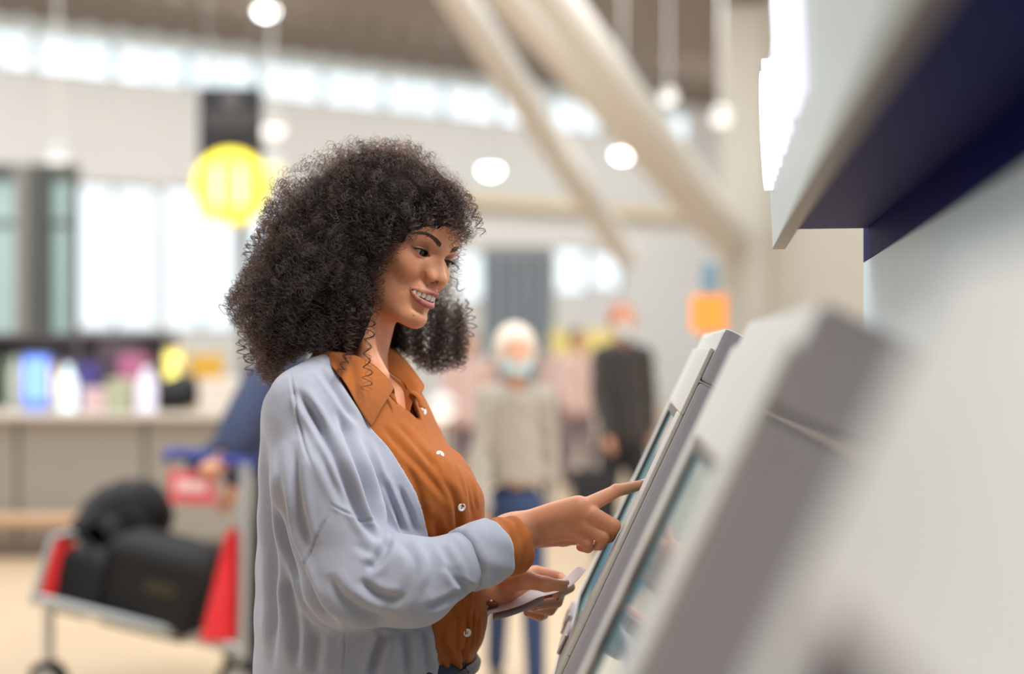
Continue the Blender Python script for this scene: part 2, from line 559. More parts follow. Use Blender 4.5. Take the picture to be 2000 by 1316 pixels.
def kiosk(d0, d1, label):
    k = empty('kiosk', (kp((d0 + d1) / 2, -0.4)[0] + 0.1, (d0 + d1) / 2, 0), 0, label, 'kiosk', 'check-in kiosks in a row')
    T = 0.085
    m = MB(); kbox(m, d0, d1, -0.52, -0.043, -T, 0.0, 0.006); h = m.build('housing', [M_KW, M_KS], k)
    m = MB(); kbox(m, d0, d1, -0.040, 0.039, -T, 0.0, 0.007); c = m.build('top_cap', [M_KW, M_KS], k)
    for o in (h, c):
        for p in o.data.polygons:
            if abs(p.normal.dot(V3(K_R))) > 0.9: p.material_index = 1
    # front panel with the screen opening left free
    a, b = d0 + 0.13, d1 - 0.11            # screen, along the row
    s0, s1 = -0.445, -0.105
    pe = 0.012
    m = MB()
    kbox(m, d0 + 0.004, d1 - 0.03, s1 + pe, 0.006, 0.0005, 0.0062, 0.002)
    kbox(m, d0 + 0.004, d1 - 0.03, -0.505, s0 - pe, 0.0005, 0.0062, 0.002)
    kbox(m, d0 + 0.004, a - pe, s0 - pe, s1 + pe, 0.0005, 0.0062, 0.002)
    kbox(m, b + pe, d1 - 0.03, s0 - pe, s1 + pe, 0.0005, 0.0062, 0.002)
    m.build('front_panel', M_KW, k)
    m = MB()
    for (x0, x1, y0, y1) in ((a - pe, a, s0 - pe, s1 + pe), (b - 0.055, b + pe, s0 - pe, s1 + pe), (a, b - 0.055, s1, s1 + pe), (a, b - 0.055, s0 - pe, s0)):
        kbox(m, x0, x1, y0, y1, 0.0004, 0.0056)
    m.build('screen_bezel', M_BLK, k)
    m = MB(); kbox(m, a, b, s0, s1, 0.0002, 0.0016); m.build('screen', M_SCR, k)
    # card slot and scanner window under the screen
    m = MB(); kbox(m, b - 0.14, b - 0.02, s0 - 0.055, s0 - 0.02, 0.0063, 0.014, 0.003); sl = m.build('card_slot', M_CHR, k)
    m = MB(); kbox(m, b - 0.13, b - 0.03, s0 - 0.042, s0 - 0.034, 0.0141, 0.0152); m.build('slot_opening', M_BLK, sl)
    m = MB(); kbox(m, a + 0.05, a + 0.16, s0 - 0.055, s0 - 0.022, 0.0063, 0.012, 0.003); m.build('ticket_slot', M_CHR, k)
    # pedestal: rounded lower body, dark front edge, foot plate
    f = kp(0, -0.52)
    def q(d, x, z): return np.array([0.109 + 0.0846 * d, d, 0]) + K_P * x + np.array([0, 0, z])
    x0 = -0.52 * math.sin(TILT)
    zt = CAM_H - 0.52 * math.cos(TILT)
    prof = [(x0 + 0.01, zt + 0.02), (x0 - 0.018, zt - 0.05), (x0 - 0.030, zt - 0.13), (x0 - 0.026, zt - 0.25), (x0 + 0.0, zt - 0.40), (x0 + 0.04, 0.06), (x0 + 0.04, 0.0), (x0 + 0.30, 0.0), (x0 + 0.30, 0.3), (x0 + 0.12, zt + 0.02)]
    m = MB(); m.prism([q(d0 + 0.02, x, z) for x, z in prof], K_R * 0.0, K_R * (d1 - d0 - 0.06)); m.build('pedestal', M_KW, k)
    m = MB(); m.prism([q(d1 - 0.04, x, z) for x, z in prof], K_R * 0.001, K_R * 0.04); m.build('pedestal_edge', M_KD, k)
    m = MB(); m.prism([q(d0, x0 - 0.01, 0), q(d0, x0 + 0.36, 0), q(d1, x0 + 0.36, 0), q(d1, x0 - 0.01, 0)], (0, 0, 0.0), (0, 0, 0.02)); m.build('foot_plate', M_KD, k)
    return k

def build_kiosks():
    kiosk(1.92, 2.50, 'white tilted kiosk whose screen the woman touches, farthest of the kiosks')
    kiosk(0.95, 1.53, 'white tilted kiosk with reflecting screen between the farthest and the nearest kiosk')
    kiosk(-0.06, 0.56, 'large blurred grey-white kiosk nearest the camera, at the frame edge')
    # the overhead sign: long fascia with a navy underside, and the board behind the kiosks
    SD = np.array([0.145, 1.0, 0]); SD /= np.linalg.norm(SD)
    SP = np.array([SD[1], -SD[0], 0])
    def sp(d, x, z): return np.array([0.385 + 0.145 * (d - 2.1), d, 0]) + SP * x + np.array([0, 0, z])
    s = empty('overhead_sign', sp(1.2, 0.1, 1.57), 0, 'long overhead sign with white raised letters and navy underside above the kiosks', 'sign')
    L = 2.1 - 0.45
    face = mat('sign_face', srgb(190, 203, 206), rough=0.35, spec=0.4)
    prof = [(0.0, 1.556), (-0.012, 1.81), (0.016, 1.93), (0.06, 2.06), (0.10, 2.06), (0.10, 1.60), (0.018, 1.60), (0.018, 1.556)]
    m = MB(); m.prism([sp(2.1, x, z) for x, z in prof], SD * 0, -SD * L); m.build('sign_fascia', face, s)
    m = MB(); m.prism([sp(2.1, 0.0, 1.5535), sp(2.1, 0.018, 1.5535), sp(2.1, 0.018, 1.5559), sp(2.1, 0.0, 1.5559)], SD * 0, -SD * L)
    m.build('edge_strip', mat('edge_grey', srgb(120, 112, 108), rough=0.5), s)
    navy = mat('navy_panel', srgb(6, 14, 84), rough=0.55, spec=0.04)
    m = MB(); m.prism([sp(2.1, 0.0182, 1.583), sp(2.1, 0.135, 1.583), sp(2.1, 0.135, 1.5995), sp(2.1, 0.0182, 1.5995)], SD * 0, -SD * L); m.build('underside', navy, s)
    cu = bpy.data.curves.new('sign_text', 'FONT')
    cu.body = 'Check-in'; cu.size = 0.232; cu.extrude = 0.005; cu.bevel_depth = 0.0012; cu.space_character = 1.02
    tmp = bpy.data.objects.new('sign_text', cu); COL.objects.link(tmp)
    me = bpy.data.meshes.new_from_object(tmp.evaluated_get(bpy.context.evaluated_depsgraph_get()))
    bpy.data.objects.remove(tmp)
    org = sp(2.085, -0.009, 1.632)
    up = V3(sp(0, -0.012, 1.81) - sp(0, 0, 1.556)).normalized()
    xa = V3(-SD); za = V3(-SP); za = (za - up * za.dot(up)).normalized()
    for v in me.vertices:
        c = v.co.copy(); v.co = V3(org) + xa * c.x + up * c.y + za * c.z
    link('lettering', me, mat('lit_letters', srgb(240, 240, 250), rough=0.4, emit=srgb(232, 229, 252), estr=0.8), s)
    board = empty('back_board', sp(1.2, 0.16, 0), 0, 'pale blue board behind the kiosks with a navy band on top', 'board')
    bm = mat('board_pale', srgb(206, 222, 228), rough=0.4, spec=0.4)
    m = MB(); m.prism([sp(2.16, 0.137, 0.0), sp(2.16, 0.16, 0.0), sp(2.16, 0.16, 1.5365), sp(2.16, 0.137, 1.5365)], SD * 0, -SD * L); m.build('board_panel', bm, board)
    m = MB(); m.prism([sp(2.16, 0.1365, 1.537), sp(2.16, 0.16, 1.537), sp(2.16, 0.16, 1.60), sp(2.16, 0.1365, 1.60)], SD * 0, -SD * L); m.build('top_band', navy, board)
# ---------------------------------------------------------------- people, trolley, counter and shop beyond
def far_person(px, d, height, label, top, legs, hair, skin=None, face=1.0, sleeve=None, mask=None, hair_big=1.0, carry=None, step=0.12, arm_out=0.0, wide=1.0, hem=0.455):
    """standing or walking figure: feet on the floor at this distance; face = heading (radians, 0 looks at the camera)"""
    x = (px - 1000) / F * d
    h = height
    skin = skin or srgb(196, 146, 120)
    t = empty('person', (x, d, 0), 0, label, 'person')
    ca, sa = math.cos(face), math.sin(face)
    fw = np.array([sa, -ca, 0]); rt = np.array([ca, sa, 0])
    def P3(f, r, z): return np.array([x, d, 0]) + fw * f * h + rt * r * h + np.array([0, 0, z * h])
    def U(P): 
        q = P - np.array([x, d, 0])
        u = np.stack([q @ fw, q @ rt, q[:, 2]], 1) / h
        u[:, 1] /= 1 + (wide - 1) * np.clip((0.86 - u[:, 2]) / 0.05, 0, 1)
        return u
    HC = (0.012, 0, 0.925)
    def skinf(P):
        q = U(P)
        dd = ell(q, HC, (0.056, 0.045, 0.066))
        dd = smin(dd, ell(q, (0.028, 0, 0.893), (0.034, 0.032, 0.036)), 0.02)
        dd = smin(dd, cap(q, (0.062, 0, 0.917), (0.068, 0, 0.905), 0.008, 0.010), 0.012)
        dd = smin(dd, cap(q, (-0.01, 0, 0.88), (-0.01, 0, 0.80), 0.030, 0.034), 0.02)
        qa = q.copy(); qa[:, 1] = np.abs(qa[:, 1])
        dd = smin(dd, ell(qa, (0.0, 0.046, 0.915), (0.014, 0.007, 0.018)), 0.006)
        for s, o in ((-1, step * 0.5), (1, -step * 0.5)):
            w = (0.05 + o + arm_out, s * (0.135), 0.50)
            dd = np.minimum(dd, chain(q, [(0.0, s * 0.115, 0.80), (0.01 + o * 0.4, s * 0.135, 0.64), w], [0.022, 0.020, 0.015]))
            hd = cap(q, w, (w[0] + 0.014, w[1], 0.455), 0.017, 0.018)
            for k in range(4):
                hd = smin(hd, cap(q, (w[0] + 0.004 + 0.008 * k - 0.004, w[1], 0.455), (w[0] + 0.012 + 0.008 * k, w[1] - s * 0.006, 0.418 + 0.006 * abs(k - 1.5)), 0.0058, 0.005), 0.003)
            hd = smin(hd, cap(q, (w[0] + 0.022, w[1], 0.475), (w[0] + 0.04, w[1] - s * 0.01, 0.44), 0.007, 0.0055), 0.004)
            dd = smin(dd, hd, 0.008)
        dd = np.minimum(dd, chain(q, [(-0.0, 0, 0.76), (0.0, 0, 0.55)], [0.04, 0.05]))
        return dd * h
    def topf(P):
        q = U(P)
        dd = chain(q * np.array([1.35, 1, 1]), [(0, 0, 0.77), (0.0, 0, 0.66), (0.0, 0, 0.50)], [0.088, 0.098, 0.112])
        dd = smin(dd, cap(q, (-0.005, -0.095, 0.795), (-0.005, 0.095, 0.795), 0.034), 0.04)
        for s, o in ((-1, step * 0.5), (1, -step * 0.5)):
            dd = smin(dd, chain(q, [(0.0, s * 0.112, 0.79), (0.01 + o * 0.4, s * 0.137, 0.64), (0.05 + o + arm_out, s * 0.135, 0.51)], [0.040, 0.036, 0.030]), 0.025)
        dd = smax(dd, -ell(q, (0.02, 0, 0.87), (0.045, 0.04, 0.06)), 0.01)
        dd = smax(dd, hem - q[:, 2] - 0.5 * np.clip(np.abs(q[:, 1]) - 0.105, 0, 0.02) / 0.02, 0.01)
        n = 0.003 * np.sin(q[:, 2] * 90 + q[:, 0] * 60) * np.sin(q[:, 1] * 70)
        return (dd + n) * h
    def legf(P):
        q = U(P)
        dd = ell(q, (0, 0, 0.50), (0.075, 0.098, 0.07))
        for s, o in ((-1, -step), (1, step)):
            dd = smin(dd, chain(q, [(0, s * 0.05, 0.49), (o * 0.5 + 0.015, s * 0.055, 0.27), (o, s * 0.055, 0.045)], [0.062, 0.045, 0.036]), 0.02)
        return smax(dd, 0.03 - q[:, 2], 0.005) * h
    def shoef(P):
        q = U(P); dd = None
        for s, o in ((-1, -step), (1, step)):
            c = cap(q, (o - 0.01, s * 0.055, 0.025), (o + 0.09, s * 0.06, 0.018), 0.026, 0.019)
            dd = c if dd is None else np.minimum(dd, c)
        return smax(dd, 0.001 - q[:, 2], 0.004) * h
    lo = np.array([x, d, 0]) - np.array([0.36, 0.36, 0.01]) * h; hi = np.array([x, d, h]) + np.array([0.36, 0.36, 0.06]) * h
    def mk(name, f, m, hh, z0=None, z1=None):
        l2, h2 = lo.copy(), hi.copy()
        if z0 is not None: l2[2] = z0 * h
        if z1 is not None: h2[2] = z1 * h
        v, q = sparse_nets(f, l2, h2, hh)
        if len(v) == 0: return None
        return link(name, mesh_np(name, v, q), m, t)
    tid = label[:18]
    mk('body', skinf, mat('skin_' + tid, skin, rough=0.5, sss=0.05, noise=0.05, nscale=30), 0.011)
    mk('jacket', topf, mat('jacket_' + tid, top, rough=0.85, noise=0.25 if sleeve else 0.08, nscale=26 if sleeve else 12, sheen=0.15), 0.014)
    mk('trousers', legf, mat('trousers_' + tid, legs, rough=0.85, noise=0.1, nscale=18), 0.016)
    mk('shoe', shoef, mat('shoes_' + tid, srgb(40, 38, 40), rough=0.6), 0.012, 0, 0.08)
    def hairf(P):
        q = U(P)
        dd = ell(q, (-0.006, 0, 0.938), (0.062 * hair_big, 0.053 * hair_big, 0.066 * hair_big))
        dd = smax(dd, -ell(q, (0.075, 0, 0.90), (0.06, 0.06, 0.065)), 0.012)
        dd = smax(dd, 0.88 - q[:, 2], 0.015)
        return (dd + 0.002 * np.sin(q[:, 0] * 300) * np.sin(q[:, 1] * 280 + q[:, 2] * 260)) * h
    mk('hair', hairf, mat('hair_' + tid, hair, rough=0.7, noise=0.1, nscale=60), 0.008, 0.84, 1.06)
    em = mat('eye_dark', srgb(40, 28, 24), rough=0.2)
    for s in (-1, 1):
        m = MB(); m.ball(P3(0.056, s * 0.018, 0.928), 0.0072 * h, u=10, v=8); m.build('eye', em, t, smooth=True)
    if mask:
        def mf(P):
            q = U(P)
            dd = np.minimum(ell(q, HC, (0.061, 0.049, 0.07)), ell(q, (0.03, 0, 0.893), (0.040, 0.037, 0.042)))
            dd = np.maximum(dd, np.maximum(q[:, 2] - 0.915, 0.862 - q[:, 2]))
            return np.maximum(dd, 0.018 - q[:, 0]) * h
        mk('face_mask', mf, mat('mask_' + tid, mask, rough=0.8), 0.008, 0.84, 0.95)
    else:
        m = MB(); m.ball(P3(0.058, 0, 0.884), (0.006 * h, 0.014 * h, 0.004 * h)); m.build('mouth', mat('lips_far', srgb(150, 90, 84), rough=0.5), t, smooth=True)
    return t, P3

def build_people():
    t, P3 = far_person(1006, 6.0, 1.51, 'short grey-haired woman in beige checked jacket and jeans with pale mask, walking', srgb(164, 156, 144), srgb(46, 62, 98), srgb(226, 212, 196),
                       skin=srgb(214, 160, 130), face=0.15, sleeve=1, mask=srgb(186, 214, 222), hair_big=1.14, step=0.10, wide=0.74, hem=0.565)
    t, P3 = far_person(1216, 9.6, 1.74, 'man in black jacket and black trousers with pale mask, walking', srgb(52, 47, 46), srgb(38, 36, 38), srgb(176, 112, 84),
                       skin=srgb(210, 150, 120), face=0.45, mask=srgb(196, 220, 228), hair_big=0.99, step=0.08, wide=0.88)
    hand = P3(0.10, -0.135, 0.44)
    # black bag in his hand
    hand = hand + np.array([-0.05, -0.06, 0])
    b = empty('tote_bag', (hand[0] - 0.02, hand[1], hand[2] - 0.46), 0, 'black bag hanging from the hand of the man in black', 'bag')
    bl = mat('bag_black', srgb(26, 25, 27), rough=0.7, noise=0.1, nscale=20)
    m = MB(); m.box((hand[0] - 0.02, hand[1], hand[2] - 0.30), (0.30, 0.12, 0.36), bevel=0.03); m.build('bag_body', bl, b, smooth=True)
    m = MB(); m.tube([(hand[0] - 0.1, hand[1], hand[2] - 0.13), (hand[0] - 0.07, hand[1], hand[2] - 0.02), (hand[0], hand[1], hand[2] + 0.005), (hand[0] + 0.05, hand[1], hand[2] - 0.02), (hand[0] + 0.08, hand[1], hand[2] - 0.13)], 0.011, 8); m.build('bag_handle', bl, b, smooth=True)
    far_person(1128, 15.0, 1.66, 'distant person in a dusty pink top between the two masked walkers', srgb(208, 178, 170), srgb(120, 104, 112), srgb(60, 44, 38), face=0.6, step=0.05)
    far_person(1092, 19.0, 1.70, 'distant person in a lilac top behind the one in pink', srgb(196, 184, 204), srgb(104, 98, 108), srgb(70, 52, 44), face=-0.4, step=0.05)
    far_person(915, 13.0, 1.62, 'distant person in pale mauve behind the curly hair', srgb(214, 196, 196), srgb(176, 160, 164), srgb(84, 60, 50), face=0.3, step=0.05)
    # porter in navy behind the woman, one hand on the trolley bar
    t, P3 = far_person(556, 6.2, 1.76, 'person in navy jacket mostly hidden behind the woman, pushing the trolley', srgb(52, 62, 88), srgb(50, 52, 60), srgb(40, 32, 30),
                       skin=srgb(206, 152, 124), face=-1.25, step=0.06, arm_out=0.12)
    nj = mat('navy_sleeve', srgb(50, 60, 88), rough=0.85, noise=0.08, nscale=12)
    sh = W(520, 745, 6.05); el = W(455, 850, 5.8); wr = W(432, 902, 5.74)
    m = MB(); m.tube([sh, sh * 0.5 + el * 0.5, el, wr * 0.7 + el * 0.3], [0.10, 0.088, 0.074, 0.06], 14); m.build('sleeve', nj, t, smooth=True)
    def hf(P):
        h = cap(P, wr, W(412, 912, 5.74), 0.046, 0.042)
        for k in range(4):
            a = W(420 - 7 * k, 908, 5.71 + 0.014 * k)
            h = smin(h, chain(P, [a, W(412 - 8 * k, 916, 5.67), W(412 - 8 * k, 928, 5.69)], [0.015, 0.014, 0.012]), 0.006)
        return smin(h, cap(P, W(424, 905, 5.73), W(408, 922, 5.78), 0.013, 0.010), 0.008)
    v, q = sparse_nets(hf, W(370, 955, 5.5), W(465, 872, 5.9), 0.007)
    link('hand', mesh_np('hand', v, q), mat('skin_porter', srgb(206, 152, 124), rough=0.5), t)

def build_trolley():
    D = 4.75
    steel = mat('trolley_steel', srgb(176, 178, 178), rough=0.35, metal=0.8)
    red = mat('red_panel', srgb(206, 26, 36), rough=0.45)
    blue = mat('blue_plastic', srgb(40, 56, 140), rough=0.45)
    rub = mat('black_rubber', srgb(24, 24, 26), rough=0.7)
    t = empty('luggage_trolley', W(300, 1400, D * 1.18) * np.array([1, 1, 0]), 0, 'steel luggage trolley with red side panels and blue handle, loaded with black bags', 'trolley')
    Q = 1.18
    bz = lambda px, py, d: W(px, py, d * Q)
    # chassis rails, sloping towards the small front wheel
    for a, b in (((70, 1168, 4.55), (470, 1268, 4.75)), ((130, 1150, 5.05), (480, 1232, 5.2))):
        m = MB(); m.tube([bz(*a), bz(*b)], 0.022, 10); m.build('rail', steel, t, smooth=True)
    for a, b in (((70, 1168, 4.55), (130, 1150, 5.05)), ((270, 1216, 4.65), (300, 1190, 5.12)), ((470, 1268, 4.75), (480, 1232, 5.2))):
        m = MB(); m.tube([bz(*a), bz(*b)], 0.018, 8); m.build('cross_bar', steel, t, smooth=True)
    # uprights and handle
    for a, b in (((470, 1268, 4.75), (478, 905, 4.8)), ((480, 1232, 5.2), (500, 905, 5.15))):
        m = MB(); m.tube([bz(*a), bz(*b)], 0.020, 10); m.build('upright', steel, t, smooth=True)
    m = MB(); m.tube([bz(318, 893, 4.82), bz(340, 884, 4.84), bz(410, 893, 4.86), bz(478, 902, 4.8), bz(500, 905, 5.15)], 0.024, 10); m.build('handle', blue, t, smooth=True)
    m = MB(); m.tube([bz(332, 892, 4.84), bz(330, 930, 4.85)], 0.012, 8); m.build('sign_bracket', steel, t)
    m = MB(); m.prism([bz(328, 918, 4.80), bz(420, 922, 4.86), bz(420, 986, 4.86), bz(331, 982, 4.80)], (0, -0.008, 0), (0, 0.008, 0), 0.004)
    s = m.build('handle_sign', mat('coral_panel', srgb(214, 92, 98), rough=0.5), t)
    m = MB(); m.prism([bz(345, 935, 4.80), bz(405, 938, 4.845), bz(405, 962, 4.845), bz(346, 960, 4.80)], (0, -0.0125, 0), (0, -0.0085, 0)); m.build('sign_print', mat('pale_print', srgb(232, 190, 192), rough=0.6), s)
    # red side panels
    m = MB(); m.prism([bz(392, 1252, 4.62), bz(470, 1250, 4.78), bz(474, 1110, 4.80), bz(462, 1030, 4.80), bz(446, 1034, 4.76)], (-0.004, -0.010, 0), (0.004, 0.010, 0), 0.004); m.build('side_panel', red, t)
    m = MB(); m.prism([bz(78, 1166, 4.60), bz(116, 1178, 4.66), bz(146, 1068, 4.68), bz(134, 1048, 4.66), bz(112, 1046, 4.62)], (-0.004, -0.010, 0), (0.004, 0.010, 0), 0.004); m.build('front_panel', red, t)
    m = MB(); m.tube([bz(62, 1180, 4.56), bz(104, 1046, 4.60), bz(140, 1040, 4.68), bz(152, 1060, 4.70), bz(122, 1190, 4.68)], 0.014, 8); m.build('front_hoop', steel, t, smooth=True)
    # wheels
    def wheel(c, r, lab=None):
        c = np.array(c)
        m = MB(); m.lathe(c, (0.35, 0.94, 0), [(r * 0.7, -0.022), (r, -0.018), (r, 0.018), (r * 0.7, 0.022)], 24); w = m.build('wheel', rub, t, smooth=True)
        m = MB(); m.lathe(c, (0.35, 0.94, 0), [(0.0, -0.026), (r * 0.6, -0.026), (r * 0.6, 0.026), (0.0, 0.026)], 18); m.build('hub', steel, w, smooth=True)
        m = MB(); m.tube([c + [0, 0, 0.0], [c[0], c[1], 0.26]], 0.02, 8)
        m.build('fork', steel, t)
    a = bz(470, 1268, 4.75); b = bz(480, 1232, 5.2); c = bz(95, 1168, 4.8)
    wheel((a[0], a[1], 0.10), 0.10); wheel((b[0], b[1], 0.10), 0.10); wheel((c[0], c[1], 0.09), 0.09)
    for p in ((a[0], a[1], a[2]), (b[0], b[1], b[2]), (c[0], c[1], c[2])):
        m = MB(); m.tube([p, (p[0], p[1], 0.18)], 0.022, 8); m.build('leg', steel, t)
    # the luggage
    blk = mat('black_nylon', srgb(8, 8, 10), rough=0.8, noise=0.15, nscale=14, bump=0.4, bscale=160)
    gry = mat('charcoal_nylon', srgb(22, 20, 21), rough=0.8, noise=0.15, nscale=14)
    def bag(name, f, lo, hi, m, label, cat, h=0.012):
        v, q = sparse_nets(f, lo, hi, h)
        r = empty(name, 0.5 * (np.asarray(lo) + np.asarray(hi)) * [1, 1, 0] + [0, 0, float(v[:, 2].min())], 0, label, cat)
        link('bag_body', mesh_np('bag_body', v, q), m, r)
        return r
    def rbox(P, c, s, R, rnd):
        q = (P - c) @ R
        a = np.abs(q) - (np.asarray(s) / 2 - rnd)
        return length(np.maximum(a, 0)) + np.minimum(a.max(1), 0) - rnd
    c1 = bz(318, 1138, 4.86); an = math.radians(-14)
    R1 = np.array([[math.cos(an), 0, -math.sin(an)], [0.0, 1, 0], [math.sin(an), 0, math.cos(an)]])
    R1 = np.array([[math.cos(an), 0, math.sin(an)], [0, 1, 0], [-math.sin(an), 0, math.cos(an)]]).T
    r = bag('suitcase', lambda P: rbox(P, c1, (0.42, 0.46, 0.35), R1, 0.06), c1 - 0.40, c1 + 0.40, blk, 'black suitcase lying on the trolley beside the right red panel', 'suitcase')
    m = MB()
    for k in (-1, 1):
        m.tube([c1 + R1 @ np.array([0.205, 0.12 * k, 0.1]), c1 + R1 @ np.array([0.235, 0.06 * k, 0.13]), c1 + R1 @ np.array([0.235, 0, 0.13])], 0.012, 8)
    m.build('carry_handle', mat('tan_strap', srgb(120, 92, 70), rough=0.6), r, smooth=True)
    m = MB(); pts = [c1 + R1 @ np.array([x, -0.232, z]) for x, z in ((-0.16, 0.12), (0.16, 0.12), (0.16, -0.13), (-0.16, -0.13), (-0.16, 0.12))]
    m.tube(pts, 0.006, 6); m.build('zip', gry, r)
    m = MB(); m.prism([c1 + R1 @ np.array([x, -0.231, z]) for x, z in ((-0.02, 0.0), (0.10, 0.0), (0.10, 0.05), (-0.02, 0.05))], (0, -0.004, 0), (0, 0.002, 0)); m.build('bag_tag', mat('dark_gold_print', srgb(48, 42, 22), rough=0.7), r)
    c2 = bz(232, 1052, 5.1)
    def pack(P):
        d = ell(P, c2, (0.19, 0.17, 0.235)); d = smin(d, ell(P, bz(270, 1006, 5.1), (0.145, 0.14, 0.155)), 0.05)
        d = smin(d, ell(P, bz(185, 1080, 4.86), (0.13, 0.10, 0.18)), 0.04)
        return d + 0.004 * np.sin(P[:, 0] * 60 + P[:, 2] * 40)
    r = bag('duffel_bag', pack, c2 - 0.36, c2 + 0.36, gry, 'rounded charcoal duffel bag heaped behind the black suitcase', 'bag')
    m = MB(); m.tube([bz(180, 1010, 4.78), bz(225, 975, 4.77), bz(270, 965, 4.80), bz(300, 1000, 4.82)], 0.014, 8); m.build('shoulder_strap', blk, r, smooth=True)
    c3 = bz(172, 1128, 4.78)
    r = bag('holdall', lambda P: rbox(P, c3, (0.20, 0.34, 0.26), R1, 0.05), c3 - 0.32, c3 + 0.32, mat('navy_nylon', srgb(10, 12, 22), rough=0.8, noise=0.1, nscale=14), 'navy-black holdall on the trolley beside the left red panel', 'bag')
    m = MB(); m.tube([c3 + [-0.06, -0.15, 0.12], c3 + [-0.04, -0.16, 0.18], c3 + [0.04, -0.16, 0.18], c3 + [0.06, -0.15, 0.12]], 0.010, 8); m.build('carry_handle', blk, r, smooth=True)

def build_counter():
    D = 9.7
    tp = mat('counter_top', srgb(206, 196, 184), rough=0.35)
    fr = mat('counter_front', srgb(150, 143, 134), rough=0.6, noise=0.03, nscale=4)
    c = empty('service_counter', W(200, 1090, D), 0, 'long taupe service counter with pale worktop behind the trolley', 'counter')
    x0 = W(-260, 0, D)[0]; x1 = W(660, 0, D)[0]
    m = MB(); m.box(((x0 + x1) / 2, D + 0.42, 0.97), (x1 - x0 + 0.1, 0.95, 0.045), bevel=0.01); m.build('worktop', tp, c)
    m = MB(); m.box(((x0 + x1) / 2, D + 0.47, 0.50), (x1 - x0, 0.76, 0.88)); m.build('carcass', mat('counter_core', srgb(92, 86, 80), rough=0.7), c)
    xs = [x0, W(30, 0, D)[0], W(280, 0, D)[0], W(530, 0, D)[0], x1]
    for a, b in zip(xs[:-1], xs[1:]):
        m = MB(); m.box(((a + b) / 2, D + 0.065, 0.53), (b - a - 0.025, 0.05, 0.82), bevel=0.006); m.build('front_panel', fr, c)
    m = MB(); m.box(((x0 + x1) / 2, D + 0.10, 0.06), (x1 - x0, 0.04, 0.12)); m.build('plinth', mat('counter_plinth', srgb(120, 104, 92), rough=0.6), c)
    m = MB(); m.tube([(x0, D - 0.02, 0.27), (W(150, 0, D)[0], D - 0.02, 0.27)], 0.045, 10); m.build('bumper_rail', mat('wood_rail', srgb(206, 168, 138), rough=0.5), c, smooth=True)
    zc = 0.993
    def X(px, d): return (px - 1000) / F * d
    def box_item(name, px, d, w, dp, h, col, label, cat, emit=None, z=zc, lid=None):
        x = X(px, d)
        t = empty(name, (x, d, z), 0, label, cat)
        m = MB(); m.box((x, d, z + h / 2), (w, dp, h), bevel=min(w, h) * 0.06); m.build('case', mat('item_' + label[:22], col, rough=0.5, noise=0.05, nscale=12), t)
        if emit:
            m = MB(); m.box((x, d - dp / 2 - 0.003, z + h * 0.55), (w * 0.86, 0.006, h * 0.72)); m.build('lit_panel', mat('lit_' + label[:22], col, emit=emit, estr=1.2), t)
        elif lid:
            m = MB(); m.box((x, d, z + h + 0.01), (w * 1.03, dp * 1.03, 0.03), bevel=0.005); m.build('lid', mat('lid_' + label[:22], lid, rough=0.5), t)
        return t
    def bottle(px, d, r, h, col, label, emit=None, z=zc):
        x = X(px, d)
        t = empty('bottle', (x, d, z), 0, label, 'bottle')
        m = MB(); m.lathe((x, d, z), (0, 0, 1), [(r * 0.9, 0), (r, 0.01), (r, h * 0.6), (r * 0.45, h * 0.78), (r * 0.4, h * 0.92)], 18); m.build('glass_body', mat('btl_' + label[:22], col, rough=0.2, emit=emit, estr=0.5), t, smooth=True)
        m = MB(); m.lathe((x, d, z + h * 0.921), (0, 0, 1), [(r * 0.46, 0), (r * 0.46, h * 0.08)], 14); m.build('cap', mat('bottle_cap', srgb(60, 58, 60), rough=0.4), t, smooth=True)
    def bag_item(px, d, w, h, col, label, z=zc):
        x = X(px, d)
        t = empty('gift_bag', (x, d, z), 0, label, 'bag')
        m = MB(); m.box((x, d, z + h / 2), (w, w * 0.5, h), bevel=0.01, taper=1.08); m.build('bag_body', mat('bagm_' + label[:22], col, rough=0.6, noise=0.04, nscale=9), t)
        hm = mat('bag_cord', srgb(70, 60, 60), rough=0.7)
        for s in (-1, 1):
            m = MB(); m.tube([(x - w * 0.25, d + s * w * 0.2, z + h), (x - w * 0.15, d + s * w * 0.2, z + h * 1.22), (x + w * 0.15, d + s * w * 0.2, z + h * 1.22), (x + w * 0.25, d + s * w * 0.2, z + h)], 0.005, 6); m.build('handle', hm, t)
    box_item('display_screen', 72, 10.2, 0.19, 0.05, 0.40, srgb(120, 150, 235), 'small lit blue display standing at the counter end', 'screen', emit=srgb(110, 150, 255))
    box_item('display_screen', 98, 10.45, 0.09, 0.05, 0.33, srgb(214, 180, 70), 'narrow lit yellow display beside the blue one', 'screen', emit=srgb(232, 196, 80))
    bottle(32, 10.3, 0.05, 0.42, srgb(206, 206, 190), 'pale bottle at the left end of the counter')
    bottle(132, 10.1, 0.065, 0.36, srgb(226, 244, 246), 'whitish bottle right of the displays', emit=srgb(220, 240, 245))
    bag_item(165, 10.4, 0.20, 0.34, srgb(82, 72, 140), 'violet gift bag on the counter')
    bag_item(198, 10.15, 0.24, 0.16, srgb(228, 196, 200), 'low pale pink gift bag on the counter front')
    bag_item(262, 10.35, 0.19, 0.40, srgb(190, 110, 146), 'magenta pink gift bag standing on the counter')
    box_item('carton', 232, 10.68, 0.30, 0.12, 0.46, srgb(92, 80, 88), 'tall dark mauve carton behind the gift bags', 'box', lid=srgb(110, 96, 104))
    box_item('carton', 236, 10.0, 0.16, 0.14, 0.20, srgb(176, 182, 150), 'small sage green carton on the counter', 'box', lid=srgb(190, 194, 166))
    bottle(286, 9.93, 0.07, 0.34, srgb(214, 210, 226), 'lilac white bottle beside the black bag', emit=srgb(200, 196, 214))
